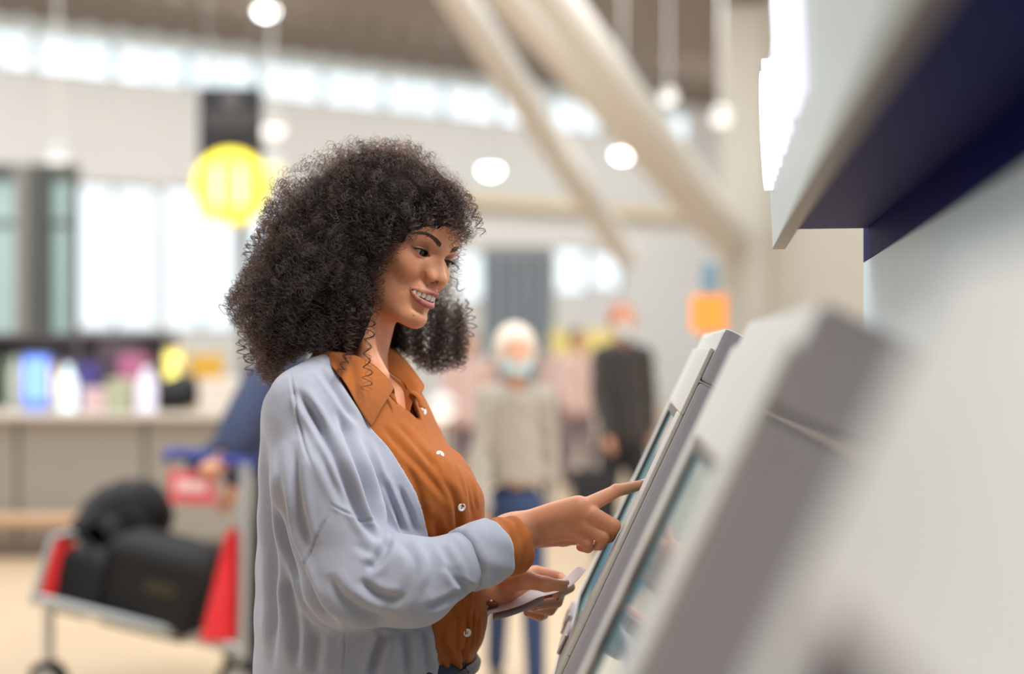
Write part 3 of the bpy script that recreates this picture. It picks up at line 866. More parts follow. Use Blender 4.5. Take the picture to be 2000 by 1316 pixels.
    box_item('light_box', 340, 10.42, 0.13, 0.08, 0.44, srgb(246, 228, 120), 'glowing yellow light box on the counter', 'lamp', emit=srgb(255, 236, 130))
    box_item('carton', 403, 10.5, 0.22, 0.2, 0.38, srgb(226, 176, 70), 'mustard yellow carton on the counter', 'box', lid=srgb(232, 190, 96))
    box_item('carton', 455, 10.0, 0.42, 0.3, 0.20, srgb(222, 212, 200), 'wide cream carton at the counter end behind the woman', 'box', lid=srgb(230, 222, 212))
    # shelf unit behind the goods
    sm = mat('shelf_mauve_grey', srgb(112, 106, 110), rough=0.7, noise=0.05, nscale=5)
    u = empty('shelf_unit', (X(170, 11.3), 11.3, 0), 0, 'low mauve grey shelf unit behind the goods on the counter', 'shelf')
    sx0, sx1 = X(-10, 11.3), X(335, 11.3)
    m = MB(); m.box(((sx0 + sx1) / 2, 11.45, 0.78), (sx1 - sx0, 0.03, 1.56)); m.build('back_panel', sm, u)
    for sx in (sx0, (sx0 + sx1) / 2, sx1):
        m = MB(); m.box((sx, 11.3, 0.78), (0.03, 0.28, 1.56)); m.build('side_panel', sm, u)
    for sz in (0.12, 0.55, 1.0, 1.545):
        m = MB(); m.box(((sx0 + sx1) / 2, 11.285, sz), (sx1 - sx0, 0.27, 0.03)); m.build('shelf_board', sm, u)
    for px, w, hgt, col, lab in ((120, 0.12, 0.30, srgb(92, 84, 140), 'indigo carton on the shelf behind the whitish bottle'), (215, 0.16, 0.34, srgb(150, 108, 128), 'plum carton on the shelf behind the pink gift bags'),
                             (300, 0.14, 0.26, srgb(196, 176, 180), 'dusty rose carton on the shelf behind the lilac bottle'), (22, 0.10, 0.32, srgb(110, 132, 112), 'moss green carton at the left end of the shelf')):
        box_item('carton', px, 11.27, w, 0.2, hgt, col, lab, 'box', z=1.016, lid=col)
    # black bag slumped on the worktop
    c2 = np.array([X(334, 10.12), 10.12, zc + 0.115])
    def bg(P):
        d = ell(P, c2, (0.20, 0.14, 0.115)); d = smin(d, ell(P, c2 + np.array([0.1, 0, 0.03]), (0.11, 0.11, 0.12)), 0.05)
        return smax(d, zc + 0.001 - P[:, 2], 0.01)
    v, q = sparse_nets(bg, c2 - 0.35, c2 + 0.35, 0.02)
    t = empty('handbag', (c2[0], c2[1], zc), 0, 'slumped black handbag on the counter below the light box', 'bag')
    bl = mat('handbag_black', srgb(18, 17, 19), rough=0.6)
    link('bag_body', mesh_np('bag_body', v, q), bl, t)
    m = MB(); m.tube([c2 + [-0.1, -0.05, 0.08], c2 + [-0.07, -0.06, 0.2], c2 + [0.05, -0.06, 0.22], c2 + [0.1, -0.05, 0.1]], 0.012, 8); m.build('handle', bl, t, smooth=True)

def build_signs():
    D = 13.0
    post = mat('sign_post_grey', srgb(128, 126, 122), rough=0.5)
    t = empty('round_sign', W(470, 1000, D) * np.array([1, 1, 0]), 0, 'large glowing yellow round sign on a grey post left of the curly hair', 'sign')
    c = W(452, 365, D); r = 0.345
    m = MB(); m.lathe(c, (0, -1, 0), [(r * 0.96, -0.09), (r, -0.07), (r, 0.05), (r * 0.93, 0.07)], 48); m.build('rim', mat('yellow_rim', srgb(236, 208, 20), rough=0.4, emit=srgb(236, 205, 20), estr=0.5), t, smooth=True)
    m = MB(); m.lathe(c, (0, -1, 0), [(0.0, 0.080), (r * 0.93, 0.0715), (r * 0.93, 0.0705)], 48); m.build('lit_face', mat('yellow_light', srgb(250, 240, 90), emit=srgb(255, 238, 60), estr=0.95), t, smooth=True)
    for s in (-0.11, 0.10):
        m = MB(); m.tube([c + [s, -0.095, -0.17], c + [s, -0.095, 0.17]], 0.030, 10); m.build('light_tube', mat('tube_light', srgb(255, 252, 220), emit=srgb(255, 250, 150), estr=1.15), t, smooth=True)
    m = MB(); m.tube([W(471, 1042, D) * np.array([1, 1, 0]) + [0, 0.12, 0], W(471, 340, D) + [0, 0.12, 0]], 0.045, 12); m.build('post', post, t, smooth=True)
    m = MB(); m.box(W(471, 1042, D) * np.array([1, 1, 0]) + [0, 0.12, 0.015], (0.4, 0.4, 0.03)); m.build('base_plate', post, t)
    t = empty('black_sign', W(452, 172, D + 0.5), 0, 'black hanging sign with grey emblem above the round yellow sign', 'sign')
    a = W(391, 172, D + 0.5); b = W(511, 330, D + 0.5); cc = (a + b) / 2
    m = MB(); m.box(cc, (b[0] - a[0], 0.16, a[2] - b[2]), bevel=0.012); m.build('sign_panel', mat('sign_black', srgb(24, 24, 28), rough=0.5), t)
    g = mat('sign_grey_print', srgb(96, 92, 94), rough=0.6)
    e = W(455, 198, D + 0.5) + [0, -0.085, 0]
    m = MB(); m.lathe(e, (0, -1, 0), [(0.0, 0.0), (0.085, 0.0), (0.085, 0.008), (0.05, 0.008), (0.0, 0.008)], 24); m.build('emblem', g, t)
    for row, (y, n, w) in enumerate(((228, 7, 15), (244, 6, 15))):
        for k in range(n):
            p = W(452 + (k - (n - 1) / 2) * w, y, D + 0.5) + [0, -0.086, 0]
            m = MB(); m.box(p, (0.050, 0.010, 0.058), bevel=0.008); m.build('print_block', g, t)
    for px in (405, 497):
        m = MB(); m.tube([W(px, 173, D + 0.5), np.array([W(px, 0, D + 0.5)[0], D + 0.5, 8.6])], 0.012, 6); m.build('hanger', post, t)
    t = empty('orange_sign', W(1384, 1000, 8.6) * np.array([1, 1, 0]), 0, 'orange square sign on a post beyond the farthest kiosk', 'sign')
    m = MB(); m.box(W(1384, 612, 8.6), (0.215, 0.03, 0.225), bevel=0.01); m.build('sign_panel', mat('orange_panel', srgb(250, 150, 60), rough=0.5, emit=srgb(250, 150, 60), estr=0.25), t)
    m = MB(); m.box(W(1386, 545, 8.6), (0.09, 0.03, 0.19), bevel=0.01); m.build('blue_panel', mat('steel_blue_panel', srgb(110, 146, 170), rough=0.5), t)
    x, y, _ = W(1384, 612, 8.6)
    m = MB(); m.tube([(x, y + 0.03, 0.0), (x, y + 0.03, 1.9)], 0.02, 10); m.build('post', post, t, smooth=True)
    m = MB(); m.lathe((x, y + 0.03, 0), (0, 0, 1), [(0.16, 0), (0.16, 0.015), (0.03, 0.03)], 24); m.build('base_plate', post, t, smooth=True)
    t = empty('banner_stand', W(1012, 900, 20) * np.array([1, 1, 0]), 0, 'wide blue-grey banner screen behind the grey-haired woman', 'banner')
    bm = mat('banner_cloth', srgb(138, 148, 156), rough=0.8, noise=0.08, nscale=3)
    m = MB()
    a = W(945, 492, 20); b = W(1078, 492, 20)
    n = 24
    for i in range(n):
        x0 = a[0] + (b[0] - a[0]) * i / n; x1 = a[0] + (b[0] - a[0]) * (i + 1) / n
        y0 = 20 + 0.05 * math.sin(i * 1.3); y1 = 20 + 0.05 * math.sin((i + 1) * 1.3)
        m.prism([(x0, y0, 0.12), (x1, y1, 0.12), (x1, y1, a[2]), (x0, y0, a[2])], (0, -0.006, 0), (0, 0.006, 0))
    m.build('cloth', bm, t)
    for p in (a, b):
        m = MB(); m.tube([(p[0], 20.08, 0), (p[0], 20.08, a[2] + 0.05)], 0.03, 8); m.build('post', post, t)
    m = MB(); m.tube([(a[0], 20.08, a[2] + 0.05), (b[0], 20.08, a[2] + 0.05)], 0.03, 8); m.build('top_bar', post, t)
    t = empty('yellow_sign', W(1145, 900, 17) * np.array([1, 1, 0]), 0, 'long pale yellow sign board between the masked walkers', 'sign')
    m = MB(); m.box(W(1145, 668, 17), (0.85, 0.05, 0.30), bevel=0.01); m.build('sign_panel', mat('pale_yellow_panel', srgb(224, 208, 130), rough=0.6), t)
    for px in (1090, 1200):
        p = W(px, 668, 17); m = MB(); m.tube([(p[0], 17.06, 0), (p[0], 17.06, p[2] + 0.1)], 0.025, 8); m.build('post', post, t)
    # dark framed portal with glazing at the far left
    t = empty('glazed_portal', W(80, 1000, 14) * np.array([1, 1, 0]), 0, 'dark framed glazed portal at the far left behind the counter', 'portal')
    D2 = 14.0; zt = W(0, 322, D2)[2]
    for px0, px1, m_ in ((-60, -34, M_DARKF), (34, 62, mat('pillar_grey', srgb(140, 136, 132), rough=0.6)), (64, 98, M_DARKF), (141, 149, M_DARKF)):
        a = W(px0, 0, D2)[0]; b = W(px1, 0, D2)[0]
        m = MB(); m.box(((a + b) / 2, D2, zt / 2), (b - a - 0.01, 0.25, zt), bevel=0.01); m.build('upright', m_, t)
    for y0, y1 in ((322, 352), (432, 442), (690, 705)):
        a = W(-60, y0, D2); b = W(149, y1, D2)
        m = MB(); m.box(((a[0] + b[0]) / 2, D2 + 0.02, (a[2] + b[2]) / 2), (b[0] - a[0], 0.18, a[2] - b[2])); m.build('crossbar', M_DARKF, t)
    a = W(-60, 0, D2)[0]; b = W(141, 0, D2)[0]
    m = MB(); m.box(((a + b) / 2, D2 + 0.06, zt / 2), (b - a, 0.012, zt - 0.1)); m.build('glazing', glass_mat('tinted_glass', (0.80, 0.95, 0.96, 1), 0.05), t)
    # lamps
    lamp_thing(520, 18, 26, 0.20, 'bright round pendant lamp high near the ceiling above the windows', 9)
    lamp_thing(958, 328, 22, 0.17, 'round white pendant lamp right of the curly hair, left of the first beam', 9)
    lamp_thing(1216, 298, 24, 0.17, 'round white pendant lamp between the two sloping beams', 9)
    lamp_thing(1305, 190, 26, 0.15, 'dim round pendant lamp right of the thick sloping beam', 1.2)
    lamp_thing(530, 248, 20, 0.20, 'dim white globe lamp behind the black hanging sign', 1.0)
    lamp_thing(1408, 230, 24, 0.17, 'faint globe lamp beside the cream column', 0.9)
    lamp_thing(112, 306, 15, 0.11, 'small white pendant lamp above the glazed portal', 0.6, name='pendant_lamp')
    lamp_thing(532, 322, 17, 0.14, 'small amber globe lamp peeping out behind the round yellow sign', 1.0, (1.0, 0.78, 0.15), name='amber_lamp')
    lamp_thing(862, 800, 12, 0.13, 'low white globe lamp behind the rust shirt', 0.7, name='globe_lamp', drop=False)
    p = W(868, 800, 12); gl = [o for o in COL.objects if o.name == 'globe_lamp'][0]
    m = MB(); m.lathe((p[0], p[1], 0), (0, 0, 1), [(0.14, 0), (0.14, 0.02), (0.02, 0.04), (0.016, p[2] - 0.08)], 16); m.build('lamp_stand', post, gl, smooth=True)
# ---------------------------------------------------------------- the woman at the kiosk: head pose and sculpt
WOMAN = empty('person', (-0.21, 2.14, 0.0), 0.0,
              'woman with big dark curly hair, pale blue cardigan and rust shirt touching the kiosk screen', 'person')
HA, HP, HR = math.radians(37), math.radians(20), math.radians(0)    # turn towards the lens, nod, tilt
HU = np.array([math.sin(HP), 0, math.cos(HP)])
_f0 = np.array([math.cos(HP), 0, -math.sin(HP)])
HF = math.cos(HA) * _f0 + math.sin(HA) * np.array([0, -1.0, 0])
HL = math.sin(HA) * _f0 + math.cos(HA) * np.array([0, 1.0, 0])
HL, HU = HL * math.cos(HR) - HU * math.sin(HR), HU * math.cos(HR) + HL * math.sin(HR)
HO = W(856, 504, 2.075)
HM = np.stack([HF, HL, HU], 1)                    # columns: forward, to her left, up
def h2w(q): return HO + (np.asarray(q, float) / 100.0) @ HM.T
def w2h(P): return ((P - HO) @ HM) * 100.0

EYE = (-1.66, 3.06, -0.08)
EYE_R = 1.20
LIP_UP = [(-0.50, 2.76, -5.60), (-0.08, 2.3, -5.44), (0.55, 1.7, -5.34), (1.38, 0.85, -5.18), (1.72, 0.4, -5.10), (1.74, 0.0, -5.18)]
LIP_UP_R = [0.09, 0.17, 0.22, 0.27, 0.31, 0.29]
LIP_LO = [(-0.50, 2.74, -5.70), (-0.12, 2.35, -6.22), (0.32, 1.8, -6.62), (0.98, 1.15, -6.88), (1.40, 0.4, -6.96), (1.44, 0.0, -6.96)]
LIP_LO_R = [0.09, 0.16, 0.28, 0.38, 0.45, 0.45]

def lid_up(w): return 0.36 * np.maximum(1 - ((w - 0.0) / 1.45) ** 2, -2) + 0.03 * w
def lid_lo(w): return -0.50 * np.maximum(1 - ((w + 0.12) / 1.42) ** 2, -2) + 0.05 * w

def face_field(P):
    """head in centimetres: forward, |left|, up"""
    q = P.copy()
    q[:, 1] = np.sqrt(q[:, 1] ** 2 + 0.0025)
    f, l, u = q[:, 0], q[:, 1], q[:, 2]
    d = ell(q, (-8.6, 0, 3.4), (8.9, 7.0, 8.4))
    d = smin(d, ell(q, (-5.5, 0, -1.9), (5.3, 6.0, 7.8)), 1.8)
    # forehead and brow
    d = smin(d, ell(q, (-4.1, 0, 3.3), (4.7, 5.5, 4.4)), 1.5)
    d = smin(d, chain(q, [(-0.35, 0.6, 1.45), (-0.55, 2.4, 1.85), (-2.2, 4.7, 1.5)], [0.85, 0.85, 0.75]), 0.9)
    # jaw and chin
    d = smin(d, chain(q, [(-7.6, 4.3, -4.8), (-6.4, 3.9, -7.2), (-1.4, 1.6, -9.4)], [1.3, 1.3, 1.3]), 3.2)
    d = smin(d, ell(q, (-0.35, 0, -9.2), (1.75, 1.9, 1.75)), 1.2)
    d = smin(d, ell(q, (-5.0, 0, -6.2), (5.1, 4.9, 4.6)), 1.3)
    # cheeks, lifted by the smile
    d = smin(d, ell(q, (-2.9, 4.0, -2.0), (2.1, 1.9, 1.8)), 1.2)
    d = smin(d, ell(q, (-1.75, 3.15, -2.9), (1.6, 1.7, 1.7)), 1.1)
    # muzzle
    d = smin(d, ell(q, (-0.35, 0, -5.7), (2.0, 2.35, 2.1)), 0.8)
    # eye sockets
    d = smax(d, -ell(q, (0.55, 2.75, -0.05), (1.55, 1.75, 1.1)), 0.9)
    # nose
    nose = chain(q, [(0.05, 0, 1.3), (0.25, 0, 0.1), (0.95, 0, -1.3), (1.75, 0, -2.6)], [0.58, 0.58, 0.66, 0.85])
    nose = smin(nose, sph(q, (1.88, 0, -2.92), 0.90), 0.4)
    nose = smin(nose, ell(q, (0.98, 1.22, -3.05), (0.95, 0.66, 0.74)), 0.42)
    nose = smin(nose, cap(q, (1.8, 0, -3.55), (1.2, 0, -3.95), 0.30, 0.4), 0.35)
    d = smin(d, ell(q, (-0.75, 1.7, -1.5), (1.3, 1.2, 1.5)), 0.9)
    nose = smin(nose, cap(q, (-0.25, 0.95, -0.7), (0.7, 1.0, -2.35), 0.55, 0.66), 0.9)
    d = smin(d, nose, 0.85)
    def groove(pts, amp, wd):
        pts = spline(pts, 6)
        return amp * np.exp(-(chain(q, pts, [0.0] * 6) / wd) ** 2)
    d = d + groove([(0.30, 2.0, -2.8), (0.28, 2.03, -3.1), (0.34, 1.98, -3.4), (0.7, 1.7, -3.75)], 0.14, 0.17)
    d = smax(d, -chain(q, [(1.2, 0.92, -3.38), (1.98, 0.52, -3.24)], [0.29, 0.25]), 0.05)
    # smile folds
    d = d + groove([(0.35, 2.2, -3.2), (0.35, 2.9, -4.2), (-0.25, 3.35, -5.2), (-0.9, 3.5, -6.2)], 0.17, 0.36)
    d = d + groove([(-0.7, 3.0, -5.5), (-0.75, 3.05, -5.8)], 0.12, 0.25)
    # philtrum and the dip under the lip
    d = smax(d, -chain(q, [(1.75, 0, -4.05), (1.98, 0, -4.7)], [0.10, 0.10]), 0.35)
    d = smax(d, -chain(q, [(1.35, 0, -8.1), (0.5, 1.5, -7.9)], [0.22, 0.1]), 1.0)
    # lips
    lips = smin(chain(q, LIP_UP, LIP_UP_R, 0.2), chain(q, LIP_LO, LIP_LO_R, 0.2), 0.05)
    d = smin(d, lips, 0.28)
    # open mouth
    up = np.interp(l, [0, 0.5, 1.2, 2.0, 2.7], [-5.50, -5.46, -5.52, -5.58, -5.60])
    lo = np.interp(l, [0, 0.5, 1.2, 1.8, 2.2, 2.45, 2.7], [-6.44, -6.44, -6.42, -6.30, -6.08, -5.88, -5.68])
    op = smax(smax(u - up, lo - u, 0.05), np.abs(f - 1.0) - 2.6, 0.1)
    op = np.maximum(op, (l - 2.72) * 0.7)
    d = smax(d, -op, 0.10)
    # eyelids
    ed = length(q - np.array(EYE))
    w = l - EYE[1]
    lid = smax(ed - 1.34, -(f - EYE[0]) - 0.1, 0.3)
    d = smin(d, lid, 0.32)
    d = smin(d, smax(np.abs(ed - 1.38) - 0.09, smax(np.abs(u - lid_up(w) - EYE[2] - 0.20) - 0.22, np.abs(w) - 1.3, 0.2), 0.12), 0.18)
    cre = EYE[2] + lid_up(w * 0.95) + 0.40 + 0.1 * (w > 0) * w
    win = np.clip((1.75 - ed) / 0.2, 0, 1) * np.clip((1.55 - np.abs(w)) / 0.5, 0, 1) * (f > EYE[0])
    d = d + 0.16 * np.exp(-((u - cre) / 0.11) ** 2) * win
    bag = -0.70 - 0.30 * np.maximum(1 - (w / 1.7) ** 2, 0)
    win = np.clip((2.0 - ed) / 0.3, 0, 1) * np.clip((1.5 - np.abs(w)) / 0.6, 0, 1) * (f > EYE[0])
    d = d + 0.07 * np.exp(-((u - bag) / 0.13) ** 2) * win
    op = smax(u - EYE[2] - lid_up(w), lid_lo(w) + EYE[2] - u, 0.04)
    op = np.maximum(op, 1.0 - ed)
    op = np.maximum(op, ed - 2.0)
    d = smax(d, -op, 0.05)
    return d

NECK_T = W(722, 560, 2.14)
NECK_B = W(672, 790, 2.15)
def ear_field(q):
    q = q.copy(); q[:, 1] = np.abs(q[:, 1])
    e = ell(q, (-8.6, 7.3, -0.8), (1.7, 0.5, 3.0))
    return smax(e, -ell(q, (-8.2, 7.9, -0.4), (0.9, 0.5, 1.7)), 0.3)

def head_field(P):
    q = w2h(P)
    d = np.minimum(face_field(q), 1e3)
    d = smin(d, ear_field(q), 0.5) / 100.0
    n = chain(P, [NECK_T, 0.5 * NECK_T + 0.5 * NECK_B, NECK_B], [0.050, 0.048, 0.056])
    n = smin(n, cap(P, W(700, 590, 2.09), W(728, 735, 2.075), 0.016, 0.012), 0.03)     # neck muscle towards the collar bone
    return smin(d, n, 0.020)

def skin_colors(V):
    """the skin's own colour: lips, moles, brows' shade, a little blush"""
    q = w2h(V)
    a = q.copy(); a[:, 1] = np.abs(a[:, 1])
    base = np.array(srgb(206, 144, 110)[:3])
    c = np.tile(base, (len(V), 1))
    def blend(m, col):
        m = np.clip(m, 0, 1)[:, None]
        return c * (1 - m) + np.array(col[:3]) * m
    d = np.minimum(chain(a, LIP_UP, LIP_UP_R), chain(a, LIP_LO, LIP_LO_R))
    front = a[:, 0] > -0.9
    c[:] = blend((0.16 - d) / 0.12 * front, srgb(168, 102, 100))
    c[:] = blend(0.5 * np.exp(-(sph(a, (0.2, 4.0, -3.2), 0) / 1.8) ** 2), srgb(204, 132, 102))
    c[:] = blend(0.55 * np.exp(-((length(a - np.array((-0.2, 3.1, 0.75))) / 0.8) ** 2)), srgb(134, 84, 72))
    w = a[:, 1] - EYE[1]; ed = length(a - np.array(EYE))
    op = np.maximum(a[:, 2] - EYE[2] - lid_up(w), lid_lo(w) + EYE[2] - a[:, 2])
    ring = (ed < 1.62) & (a[:, 0] > EYE[0])
    c[:] = blend((0.17 - op) / 0.10 * ring * np.where(a[:, 2] > 0.0 + 0.07 * w, 1.0, 0.45), srgb(30, 20, 18))
    lidm = (op > 0.1) & (a[:, 2] > 0) & (a[:, 2] < lid_up(w) + EYE[2] + 0.42)
    c[:] = blend(0.5 * ring * lidm, srgb(112, 66, 60))
    for p, r in (((0.7, -1.6, -9.1), 0.10), ((1.25, -1.2, -4.35), 0.08), ((0.2, -2.6, -3.9), 0.05), ((0.2, -2.6, -7.4), 0.05)):
        dd = np.hypot(q[:, 1] - p[1], q[:, 2] - p[2]) + (q[:, 0] < -2) * 9
        c[:] = blend((r * 1.5 - dd) / r, srgb(86, 52, 44))
    mouth = (a[:, 1] < 2.6) & (a[:, 2] < -5.0) & (a[:, 2] > -7.0) & (a[:, 0] < 0.9) & (a[:, 0] > -3) & (d > 0.12)
    inner = mouth & (a[:, 0] < 0.2 - 0.27 * a[:, 1] ** 2)
    c[inner] = np.array(srgb(70, 28, 28)[:3])
    return c

SKIN = mat('skin', srgb(206, 144, 110), rough=0.5, noise=0.10, nscale=55, bump=0.10, bscale=1100, spec=0.4, sss=0.16, attr='skin')

def gaze_matrix(c, target):
    z = (V3(target) - V3(c)).normalized()
    x = Vector((0, 0, 1)).cross(z).normalized()
    y = z.cross(x)
    m = Matrix((x, y, z)).transposed().to_4x4()
    m.translation = V3(c)
    return m

def eye_material():
    m = bpy.data.materials.new('eyeball')
    m.use_nodes = True
    nt = m.node_tree; b = nt.nodes['Principled BSDF']
    tc = nt.nodes.new('ShaderNodeTexCoord')
    sx = nt.nodes.new('ShaderNodeSeparateXYZ')
    nt.links.new(tc.outputs['Object'], sx.inputs[0])
    r = nt.nodes.new('ShaderNodeVectorMath'); r.operation = 'MULTIPLY'
    r.inputs[1].default_value = (1, 1, 0)
    nt.links.new(tc.outputs['Object'], r.inputs[0])
    ln = nt.nodes.new('ShaderNodeVectorMath'); ln.operation = 'LENGTH'
    nt.links.new(r.outputs[0], ln.inputs[0])
    dv = nt.nodes.new('ShaderNodeMath'); dv.operation = 'DIVIDE'; dv.inputs[1].default_value = 0.012
    nt.links.new(ln.outputs['Value'], dv.inputs[0])
    rp = nt.nodes.new('ShaderNodeValToRGB')
    e = rp.color_ramp.elements
    e[0].position = 0.0; e[0].color = (0.004, 0.003, 0.003, 1)
    e[1].position = 0.20; e[1].color = (0.004, 0.003, 0.003, 1)
    for p, c in ((0.24, srgb(70, 42, 28)), (0.42, srgb(52, 30, 20)), (0.49, srgb(22, 14, 12)), (0.54, srgb(176, 166, 162)), (1.0, srgb(170, 150, 146))):
        x = e.new(p); x.color = c
    nt.links.new(dv.outputs[0], rp.inputs[0])
    nt.links.new(rp.outputs[0], b.inputs['Base Color'])
    b.inputs['Roughness'].default_value = 0.08
    b.inputs['Specular IOR Level'].default_value = 0.35
    return m

def strands(name, curves, radii, material, parent):
    """hair strands: list of (n x 3) point arrays with radii arrays"""
    hc = bpy.data.hair_curves.new(name)
    hc.add_curves([len(c) for c in curves])
    hc.position_data.foreach_set('vector', np.concatenate(curves).astype(np.float32).ravel())
    ra = hc.attributes.new('radius', 'FLOAT', 'POINT') if 'radius' not in hc.attributes else hc.attributes['radius']
    ra.data.foreach_set('value', np.concatenate(radii).astype(np.float32))
    return link(name, hc, material, parent)

HAIR_MAT = mat('hair', srgb(38, 26, 22), rough=0.42, spec=0.5)
BROW_MAT = mat('brow_hair', srgb(58, 42, 36), rough=0.6)

def build_face_parts():
    em = eye_material()
    target = h2w((38, 0, -2.5))
    for s in (-1, 1):
        c = h2w((EYE[0], EYE[1] * s, EYE[2]))
        bm = bmesh.new()
        bmesh.ops.create_uvsphere(bm, u_segments=40, v_segments=28, radius=0.012)
        for v in bm.verts:                                  # the cornea's bulge
            r = math.hypot(v.co.x, v.co.y)
            if v.co.z > 0 and r < 0.006:
                v.co.z += 0.0008 * (1 - (r / 0.006) ** 2)
        me = bpy.data.meshes.new('eye'); bm.to_mesh(me); bm.free()
        for p in me.polygons: p.use_smooth = True
        o = bpy.data.objects.new('eye', me); me.materials.append(em); COL.objects.link(o)
        o.parent = WOMAN; o.matrix_parent_inverse = wmat(WOMAN).inverted(); o.matrix_basis = gaze_matrix(c, target)
    # teeth: an upper row, each a tooth with rounded edge
    tm = mat('teeth', srgb(238, 228, 216), rough=0.22, spec=0.5, sss=0.08)
    gum = MB()
    widths = [0.82, 0.68, 0.74, 0.66]
    hgt = [1.05, 0.95, 0.95, 0.85, 0.75]
    for s in (-1, 1):
        x = 0.0
        for k, w in enumerate(widths):
            l = x + w / 2 * math.cos(math.atan(0.5 * x)); x += w * math.cos(math.atan(0.5 * (x + w / 2)))
            ff = 1.24 - 0.27 * l * l
            ang = math.atan(0.52 * l)
            ubot = -6.36 + 0.07 * l * l / 2 + (0.07 if k == 1 else 0)
            m = MB()
            m.ball((0, 0, 0), (0.30, w * 0.515, hgt[k] * 0.62), u=14, v=10)
            for v in m.bm.verts:                            # squared-off crown
                v.co.z = math.copysign(min(abs(v.co.z) * 1.25, hgt[k] * 0.5), v.co.z)
                v.co.y = math.copysign(min(abs(v.co.y) * 1.12, w * 0.495), v.co.y) * (0.92 + 0.08 * (v.co.z < 0))
            R = Matrix.Rotation(ang * s, 4, 'Z')
            for v in m.bm.verts:
                p = R @ v.co
                v.co = V3(h2w((p.x + ff - 0.12, p.y + l * s, p.z + ubot + hgt[k] * 0.5)))
            m.build('tooth', tm, WOMAN, smooth=True, auto=False)
    # tongue and dark of the mouth
    m = MB()
    m.ball((0, 0, 0), (1.7, 1.7, 0.5), u=16, v=10)
    for v in m.bm.verts: v.co = V3(h2w((v.co.x - 1.0, v.co.y, v.co.z - 6.9)))
    m.build('tongue', mat('tongue', srgb(120, 52, 52), rough=0.4), WOMAN, smooth=True, auto=False)
    # brows and lashes
    cs, rs, ls, lr = [], [], [], []
    for s in (-1, 1):
        for i in range(400):
            t = rng.random()
            l = 1.2 + 4.1 * t
            uc = 1.62 + 0.95 * math.sin(min(t / 0.72, 1) * math.pi / 2) - (max(t - 0.66, 0) / 0.34) ** 1.3 * 0.75
            wd = 0.36 * (1 - max(t - 0.25, 0) / 0.75) ** 0.8 + 0.05
            u = uc + (rng.random() - 0.5) * 2 * wd
            ln = 0.55 * (0.7 + 0.5 * rng.random())
            dl, du = (0.5 + 0.5 * t, 0.85 - 1.1 * t - (u - uc) * 1.0)
            pts = []
            for k in range(4):
                pts.append([0, l + dl * ln * k / 3 * 0.8, u + du * ln * k / 3 * 0.8])
            cs.append((np.array(pts), s)); 
        for i in range(76):
            w = -1.2 + 2.6 * i / 75
            up = True
            for up in (True, False):
                if not up and i % 2: continue
                p0 = (lid_up(w) if up else lid_lo(w)) + EYE[2]
                ff = EYE[0] + math.sqrt(max(1.40 ** 2 - w * w - p0 * p0, 0.2))
                ln = (0.42 + 0.3 * (w + 1.2) / 2.4) if up else 0.22
                pts = []
                for k in range(5):
                    t = k / 4
                    pts.append(h2w((ff + ln * t * 0.85, s * (EYE[1] + w * (1 + 0.16 * t * ln)), p0 + (-0.28 * t + 0.55 * t * t if up else -0.28 * t) * ln)))
                ls.append(np.array(pts)); lr.append(np.linspace(0.00012 if up else 0.00005, 0.00002, 5))
    pts = np.concatenate([np.c_[c[:, 0], c[:, 1] * s, c[:, 2]] for c, s in cs])
    # march onto the skin from in front
    lo = np.full(len(pts), -5.0); hi = np.full(len(pts), 4.0)
    for _ in range(24):
        mid = (lo + hi) / 2
        d = face_field(np.c_[mid, pts[:, 1], pts[:, 2]])
        lo = np.where(d < 0, mid, lo); hi = np.where(d < 0, hi, mid)
    off = np.tile(np.array([0.01, 0.05, 0.06, 0.04]), len(cs))
    pts[:, 0] = lo + off
    wpts = h2w(pts).reshape(len(cs), 4, 3)
    strands('eyebrows', list(wpts), [np.array([0.00013, 0.00016, 0.00012, 0.00004])] * len(cs), BROW_MAT, WOMAN)
    strands('eyelashes', ls, lr, mat('lash', srgb(14, 10, 9), rough=0.5), WOMAN)
# ---------------------------------------------------------------- torso, clothes and hands
TB = math.radians(25)
TF = np.array([math.cos(TB), -math.sin(TB), 0])          # where her chest points
TR = np.array([-math.sin(TB), -math.cos(TB), 0])         # towards her right arm, the near one
TD = 2.14
SK = TD / F

def stack_field(P, table):
    """torso as a stack of ellipses: rows (pixel row, pixel column of the centre, forward radius, side radius in cm)"""
    t = np.asarray(table, float)
    z = CAM_H + (HOR - t[:, 0]) * SK
    cx = (t[:, 1] - 1000) * SK
    o = np.argsort(z)
    z, cx, rf, rl = z[o], cx[o], t[o, 2] / 100, t[o, 3] / 100
    pz = np.clip(P[:, 2], z[0], z[-1])
    def ip(a): return np.interp(pz, z, a)
    c = ip(cx); f_ = ip(rf); l_ = ip(rl)
    dx = P[:, 0] - c; dy = P[:, 1] - TD
    a = dx * TF[0] + dy * TF[1]; b = dx * TR[0] + dy * TR[1]
    k = np.sqrt((a / f_) ** 2 + (b / l_) ** 2)
    k1 = np.sqrt((a / f_ ** 2) ** 2 + (b / l_ ** 2) ** 2)
    side = np.where(k > 0.3, k * (k - 1) / np.maximum(k1, 1e-6), (k - 1) * np.minimum(f_, l_))
    top = np.maximum(P[:, 2] - z[-1], z[0] - P[:, 2])
    return smax(side, top, 0.02)

def smooth_rows(t, n=40):
    t = np.asarray(t, float)
    return spline(t, n)

